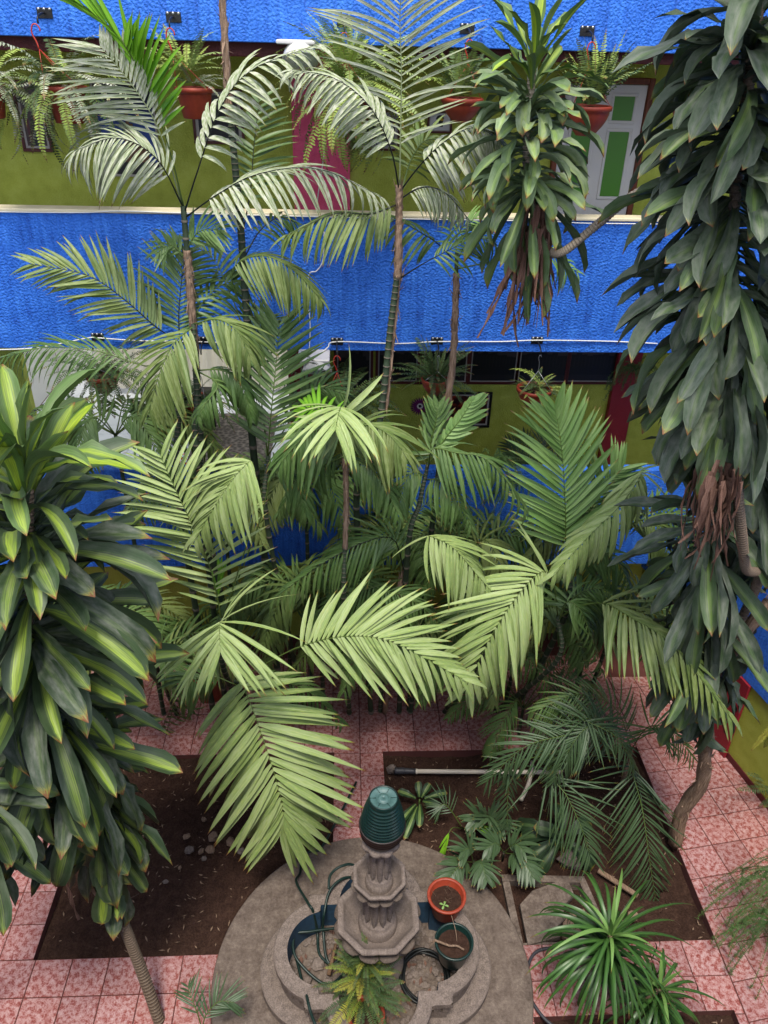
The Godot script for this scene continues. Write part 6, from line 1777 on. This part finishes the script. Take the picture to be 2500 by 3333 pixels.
	frond(t, [Vector3(-0.983, 2.136, -5.35), Vector3(-0.925, 2.306, -5.2), Vector3(-0.813, 2.167, -5), Vector3(-0.713, 1.924, -4.85), Vector3(-0.606, 1.561, -4.7), Vector3(-0.554, 1.223, -4.62), Vector3(-0.589, 1.018, -4.58)], {"n": 30, "L": 0.72, "W": 0.066, "m": "pale", "a": [82, 22], "phi": 1, "t0": 0.18, "lift": -6, "sag": 0.12, "prof": [0.62, 1.0, 0.6], "label": "great pale leaf hanging forward"})
	frond(t, [Vector3(-0.986, 2.107, -5.35), Vector3(-1.251, 2.179, -5.4), Vector3(-1.506, 2.059, -5.35), Vector3(-2.039, 0.58, -6.3)], {"n": 17, "L": 0.4, "W": 0.036, "m": "mid", "phi": 2, "t0": 0.2, "sag": 0.5})
	frond(t, [Vector3(-0.969, 2.107, -5.35), Vector3(-0.707, 2.112, -5.4), Vector3(-0.37, 1.989, -5.4), Vector3(-0.026, 1.61, -5.35)], {"n": 17, "L": 0.36, "W": 0.034, "m": "mid", "phi": 2, "t0": 0.2, "sag": 0.5})
	# dark leaf low in the centre
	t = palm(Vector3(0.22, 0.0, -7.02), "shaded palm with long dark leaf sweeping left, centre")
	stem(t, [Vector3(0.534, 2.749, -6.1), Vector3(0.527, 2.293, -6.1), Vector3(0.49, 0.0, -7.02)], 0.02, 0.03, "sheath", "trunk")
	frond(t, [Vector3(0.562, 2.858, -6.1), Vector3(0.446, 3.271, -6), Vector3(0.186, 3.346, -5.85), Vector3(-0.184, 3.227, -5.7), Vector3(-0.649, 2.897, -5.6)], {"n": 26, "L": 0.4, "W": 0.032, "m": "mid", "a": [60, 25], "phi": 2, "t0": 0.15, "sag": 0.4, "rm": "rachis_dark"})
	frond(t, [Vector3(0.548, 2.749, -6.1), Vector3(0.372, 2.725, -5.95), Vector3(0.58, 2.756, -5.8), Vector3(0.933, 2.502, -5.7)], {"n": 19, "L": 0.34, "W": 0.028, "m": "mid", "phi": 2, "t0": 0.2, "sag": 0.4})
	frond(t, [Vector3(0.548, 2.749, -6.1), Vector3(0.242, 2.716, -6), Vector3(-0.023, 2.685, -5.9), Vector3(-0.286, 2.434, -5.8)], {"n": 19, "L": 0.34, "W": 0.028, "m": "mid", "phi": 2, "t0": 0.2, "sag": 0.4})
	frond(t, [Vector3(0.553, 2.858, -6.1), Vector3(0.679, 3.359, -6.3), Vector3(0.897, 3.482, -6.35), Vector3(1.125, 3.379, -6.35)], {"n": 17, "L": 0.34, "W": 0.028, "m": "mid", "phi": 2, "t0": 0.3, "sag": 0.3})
	# backdrop palms in deep shade
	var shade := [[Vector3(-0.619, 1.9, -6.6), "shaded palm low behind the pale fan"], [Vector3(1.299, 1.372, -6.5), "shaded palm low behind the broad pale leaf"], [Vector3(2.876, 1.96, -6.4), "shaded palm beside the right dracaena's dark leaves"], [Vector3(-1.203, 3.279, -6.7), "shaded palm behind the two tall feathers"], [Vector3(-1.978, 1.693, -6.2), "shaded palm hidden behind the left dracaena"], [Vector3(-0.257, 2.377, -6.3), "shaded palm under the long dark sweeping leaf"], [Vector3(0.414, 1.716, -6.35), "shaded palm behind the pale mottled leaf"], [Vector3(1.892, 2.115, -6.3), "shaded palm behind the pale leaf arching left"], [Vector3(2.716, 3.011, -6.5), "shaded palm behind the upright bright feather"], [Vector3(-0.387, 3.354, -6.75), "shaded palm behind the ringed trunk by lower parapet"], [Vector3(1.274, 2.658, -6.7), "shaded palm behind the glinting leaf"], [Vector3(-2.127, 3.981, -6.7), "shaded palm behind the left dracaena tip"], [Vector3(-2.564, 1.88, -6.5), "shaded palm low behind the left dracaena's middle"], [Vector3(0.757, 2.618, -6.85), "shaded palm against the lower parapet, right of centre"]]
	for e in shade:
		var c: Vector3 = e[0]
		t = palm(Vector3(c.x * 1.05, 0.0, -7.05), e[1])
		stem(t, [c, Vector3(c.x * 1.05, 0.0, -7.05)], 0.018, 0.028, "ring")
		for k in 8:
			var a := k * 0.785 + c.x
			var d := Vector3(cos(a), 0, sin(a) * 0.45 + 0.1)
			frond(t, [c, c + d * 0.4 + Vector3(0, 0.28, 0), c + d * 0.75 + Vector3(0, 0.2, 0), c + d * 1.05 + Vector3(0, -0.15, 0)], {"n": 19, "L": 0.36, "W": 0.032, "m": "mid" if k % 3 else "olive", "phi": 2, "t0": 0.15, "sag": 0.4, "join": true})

func build_floor_plants() -> void:
	# dark grey palms on the right bed
	var c := Vector3(3.195, -0.08, -5.96)
	var t := palm(c, "dark clumping palm with arching leaves over the right bed")
	var top := c + Vector3(0, 0.55, 0)
	stem(t, [c, top], 0.03, 0.02, "sheath")
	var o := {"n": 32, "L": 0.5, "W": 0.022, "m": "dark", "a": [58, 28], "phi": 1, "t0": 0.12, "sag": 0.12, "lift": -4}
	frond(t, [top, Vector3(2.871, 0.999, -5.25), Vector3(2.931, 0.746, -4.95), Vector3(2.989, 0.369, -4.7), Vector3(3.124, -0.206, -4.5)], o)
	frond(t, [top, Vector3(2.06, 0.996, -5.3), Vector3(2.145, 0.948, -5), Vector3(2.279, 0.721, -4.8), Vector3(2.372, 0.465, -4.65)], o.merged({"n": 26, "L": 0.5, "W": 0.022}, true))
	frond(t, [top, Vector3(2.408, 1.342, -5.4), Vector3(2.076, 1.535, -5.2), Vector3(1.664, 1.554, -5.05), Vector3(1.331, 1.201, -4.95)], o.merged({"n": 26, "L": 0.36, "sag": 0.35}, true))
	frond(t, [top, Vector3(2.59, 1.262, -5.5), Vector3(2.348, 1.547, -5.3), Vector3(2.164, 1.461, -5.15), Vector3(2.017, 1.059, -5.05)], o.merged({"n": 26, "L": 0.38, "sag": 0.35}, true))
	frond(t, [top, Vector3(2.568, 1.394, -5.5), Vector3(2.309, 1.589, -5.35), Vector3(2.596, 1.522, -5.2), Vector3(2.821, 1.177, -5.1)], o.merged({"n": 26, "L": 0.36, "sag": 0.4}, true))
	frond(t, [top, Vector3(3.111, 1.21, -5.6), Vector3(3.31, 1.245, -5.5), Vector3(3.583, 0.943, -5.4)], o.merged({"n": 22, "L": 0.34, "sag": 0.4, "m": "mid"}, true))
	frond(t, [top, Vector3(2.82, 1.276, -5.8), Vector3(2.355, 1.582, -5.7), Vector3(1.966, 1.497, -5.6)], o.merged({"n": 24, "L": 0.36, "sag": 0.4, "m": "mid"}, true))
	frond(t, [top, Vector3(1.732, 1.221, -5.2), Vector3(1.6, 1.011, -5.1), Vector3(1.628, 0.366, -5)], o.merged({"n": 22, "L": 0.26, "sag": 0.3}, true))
	c = Vector3(2.096, 0, -6.608)
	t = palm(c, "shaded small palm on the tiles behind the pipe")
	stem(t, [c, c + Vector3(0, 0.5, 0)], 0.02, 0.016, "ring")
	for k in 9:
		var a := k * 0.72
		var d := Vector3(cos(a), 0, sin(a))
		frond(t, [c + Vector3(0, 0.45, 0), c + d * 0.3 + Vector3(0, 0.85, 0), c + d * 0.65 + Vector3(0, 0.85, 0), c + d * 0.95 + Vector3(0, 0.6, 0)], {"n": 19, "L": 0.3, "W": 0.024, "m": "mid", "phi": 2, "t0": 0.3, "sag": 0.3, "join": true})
	# small broad palms near the fountain
	var spots := [[Vector3(1.5, -0.08, -5.273), "small palm seedling at the top of the fountain side cluster", 0.32], [Vector3(1.298, -0.08, -4.899), "small dark palm leaning over the fountain plinth", 0.42], [Vector3(1.627, -0.08, -4.995), "small glossy palm between plinth and drain box", 0.42]]
	var tips := [[Vector3(1.308, 0.3, -5.194), Vector3(1.606, 0.3, -5.103), Vector3(1.47, 0.35, -5.18)], [Vector3(0.969, 0.3, -4.53), Vector3(1.351, 0.3, -4.544), Vector3(1.15, 0.4, -4.779)], [Vector3(1.818, 0.25, -4.588), Vector3(1.392, 0.35, -4.833), Vector3(1.756, 0.35, -4.798)]]
	for k in 3:
		c = spots[k][0]
		t = palm(c, spots[k][1])
		stem(t, [c, c + Vector3(0, 0.16, 0)], 0.012, 0.01, "ring")
		for tip in tips[k]:
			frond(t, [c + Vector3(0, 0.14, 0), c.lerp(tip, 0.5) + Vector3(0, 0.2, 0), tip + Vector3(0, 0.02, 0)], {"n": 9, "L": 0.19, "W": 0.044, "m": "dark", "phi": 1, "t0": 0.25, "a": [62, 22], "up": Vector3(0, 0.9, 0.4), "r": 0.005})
	c = Vector3(1.267, -0.08, -5.393)
	t = palm(c, "wispy young palm with one yellow leaf on the soil")
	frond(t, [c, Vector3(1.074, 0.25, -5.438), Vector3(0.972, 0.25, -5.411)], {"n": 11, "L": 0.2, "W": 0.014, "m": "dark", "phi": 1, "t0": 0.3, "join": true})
	frond(t, [c, Vector3(1.323, 0.2, -5.241), Vector3(1.466, 0.15, -5.19)], {"n": 5, "L": 0.2, "W": 0.02, "m": "fresh", "phi": 1, "t0": 0.5, "a": [20, 10]})
	frond(t, [c, Vector3(1.098, 0.2, -5.19), Vector3(1.023, 0.05, -5.082)], {"n": 3, "L": 0.2, "W": 0.02, "m": "fresh", "phi": 1, "t0": 0.6, "a": [12, 5]})
	# dieffenbachia
	var dl := [[Vector3(0.813, -0.08, -5.672), "small spotted dumb cane on the soil behind the fountain", [[870, 1705], [905, 1695], [925, 1700], [950, 1706], [935, 1727], [908, 1755], [885, 1775], [870, 1760]], 0.24, 0.1]]
	t = thing("dumb_cane", Vector3(0.813, -0.08, -5.672), "small spotted dumb cane on the soil behind the fountain", "dumb cane")
	part(t, "stem", tubem([Vector3.ZERO, Vector3(0, 0.14, 0)], 0.012, 0.01, 6, 3), M.rachis)
	for e in [Vector3(0.604, 0.2, -5.705), Vector3(0.796, 0.22, -5.77), Vector3(0.916, 0.22, -5.743), Vector3(1.089, 0.2, -5.681), Vector3(0.973, 0.18, -5.525), Vector3(0.787, 0.2, -5.339), Vector3(0.646, 0.12, -5.234), Vector3(0.585, 0.15, -5.365)]:
		var d: Vector3 = e - t.position - Vector3(0, 0.12, 0)
		part(t, "leaf", STRAP[1][rng.randi() % 4], M.dieff[0], leaf_xf(Vector3(0, 0.12, 0) + d * 0.2, d, Vector3(0, 0.9, 0.3), d.length() * 0.85, 0.085))
	t = thing("dumb_cane", Vector3(2.264, -0.08, -5.113), "large spotted dumb cane beside the grey boulder", "dumb cane")
	part(t, "stem", tubem([Vector3.ZERO, Vector3(-0.02, 0.25, 0)], 0.02, 0.016, 6, 3), M.rachis)
	for e in [Vector3(1.75, 0.25, -5.334), Vector3(1.828, 0.25, -5.107), Vector3(1.784, 0.2, -4.85), Vector3(1.94, 0.15, -4.777), Vector3(2.132, 0.3, -5.09), Vector3(2.531, 0.15, -4.787), Vector3(2.262, 0.4, -5.291), Vector3(2.503, 0.35, -5.153)]:
		var d: Vector3 = e - t.position - Vector3(0, 0.2, 0)
		part(t, "leaf", STRAP[2][rng.randi() % 4], M.dieff[1], leaf_xf(Vector3(0, 0.2, 0) + d * 0.15, d, Vector3(0, 0.9, 0.3), maxf(0.34, d.length() * 0.95), 0.16))
	# strap leaved plant at the lower right
	t = thing("strap_plant", Vector3(2.368, 0, -3.521), "glossy green strap leaved plant with two rosettes, lower right", "strap plant")
	var c1 := Vector3(2.187, 0.908, -3.62)
	var c2 := Vector3(2.656, 0.386, -3.45)
	stem(t, [t.position, c1], 0.03, 0.02, "sheath")
	stem(t, [t.position + Vector3(0.15, 0, 0.05), c2], 0.03, 0.02, "sheath")
	for e in [[c1, 110, 0.86, 501], [c2, 64, 0.66, 502]]:
		var r := RandomNumberGenerator.new()
		r.seed = e[3]
		for i in e[1]:
			var f: float = float(i) / e[1]
			var a: float = i * 2.39996
			var side := Vector3(cos(a), 0, sin(a))
			var el := deg_to_rad(lerpf(80, 15, pow(f, 0.5)) + r.randf_range(-10, 10))
			var p: Vector3 = e[0] - t.position - Vector3(0, f * 0.4, 0)
			var v: int = 0 if f < 0.05 else (2 if f < 0.2 else 2 + r.randi() % 2)
			part(t, "leaf", RIBBON[v][r.randi() % 3], M.bright[1] if f < 0.1 else M.strap[r.randi() % 2], leaf_xf(p, side * cos(el) + Vector3.UP * sin(el), Vector3.UP - side * 0.3, e[2] * r.randf_range(0.75, 1.1) * (0.55 if f < 0.08 else 1.0), 0.03))
	# ferns at the right edge
	t = thing("sword_fern", Vector3(4.874, 0, -5.569), "dark sword fern reaching in from right edge over tiles", "fern")
	fern_crown(t, t.position + Vector3(0, 0.2, 0), 18, 0.5, M.fern_dark, 511, 50, 5, [0, 1, 4], Vector3(-0.4, 0, 0.1))
	part(t, "pot", pot_mesh(0.13, 0.1, 0.2), M.terracotta)
	t = thing("sword_fern", Vector3(3.971, 2.083, -4.9), "yellowed fern frond hanging at the right picture edge", "fern")
	for k in 4:
		part(t, "frond", FERN[k % 3], M.fern_yellow[k % 2], leaf_xf(Vector3.ZERO, Vector3(-0.35 + 0.1 * k, -0.5, 0.1 * k), Vector3(-0.5, 0.5, 0.5), 0.5, 0.5))
	part(t, "pot", pot_mesh(0.12, 0.09, 0.2), M.terracotta, Transform3D(Basis.IDENTITY, Vector3(0.05, -0.18, 0)))
	part(t, "wall_arm", tubem([Vector3(0.1, -0.1, 0), Vector3(0.7, -0.1, -0.1)], 0.012, 0.012, 6, 3), M.black)
	asparagus(Vector3(4.092, 0.55, -4.302), 90, 0.85, "bushy asparagus fern at the right edge over pink tiles", 521, 0.5)
	asparagus(Vector3(3.956, 0.3, -4.052), 60, 0.7, "lower asparagus fern at the right edge near the corner", 522, 0.5)
	asparagus(Vector3(3.249, 0.1, -3.114), 26, 0.4, "sparse asparagus fern at the bottom right corner bed", 523, 0.2)
	asparagus(Vector3(1.466, 0.1, -3.173), 14, 0.3, "wispy grass like fern at the bottom beside the plinth", 524, 0.0)
	# small palm frond at the bottom edge
	c = Vector3(-1.165, 0, -3.298)
	t = palm(c, "small dark palm frond at the bottom edge on tiles")
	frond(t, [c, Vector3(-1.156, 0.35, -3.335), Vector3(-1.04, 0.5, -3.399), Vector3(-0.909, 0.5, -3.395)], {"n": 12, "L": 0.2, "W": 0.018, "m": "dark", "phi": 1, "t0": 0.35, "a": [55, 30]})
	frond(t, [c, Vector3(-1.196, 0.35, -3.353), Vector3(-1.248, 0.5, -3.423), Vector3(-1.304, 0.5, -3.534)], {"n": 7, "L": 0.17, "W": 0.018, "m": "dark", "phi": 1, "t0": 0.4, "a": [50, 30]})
	# pot half hidden among the palms
	t = thing("flower_pot", Vector3(-1.71, 0, -7.382), "tan clay pot half hidden behind the pale palm fan", "flower pot")
	part(t, "body", pot_mesh(0.22, 0.16, 0.4), M.terracotta)
	part(t, "soil", crumb_disc(0.2, 0.36, 8), M.soil_local)
	t = thing("flower_pot", Vector3(3.046, 0, -6.442), "terracotta pot rim behind the dark clumping palm", "flower pot")
	part(t, "body", pot_mesh(0.14, 0.1, 0.22), M.terracotta)
	part(t, "soil", crumb_disc(0.125, 0.19, 9), M.soil_local)
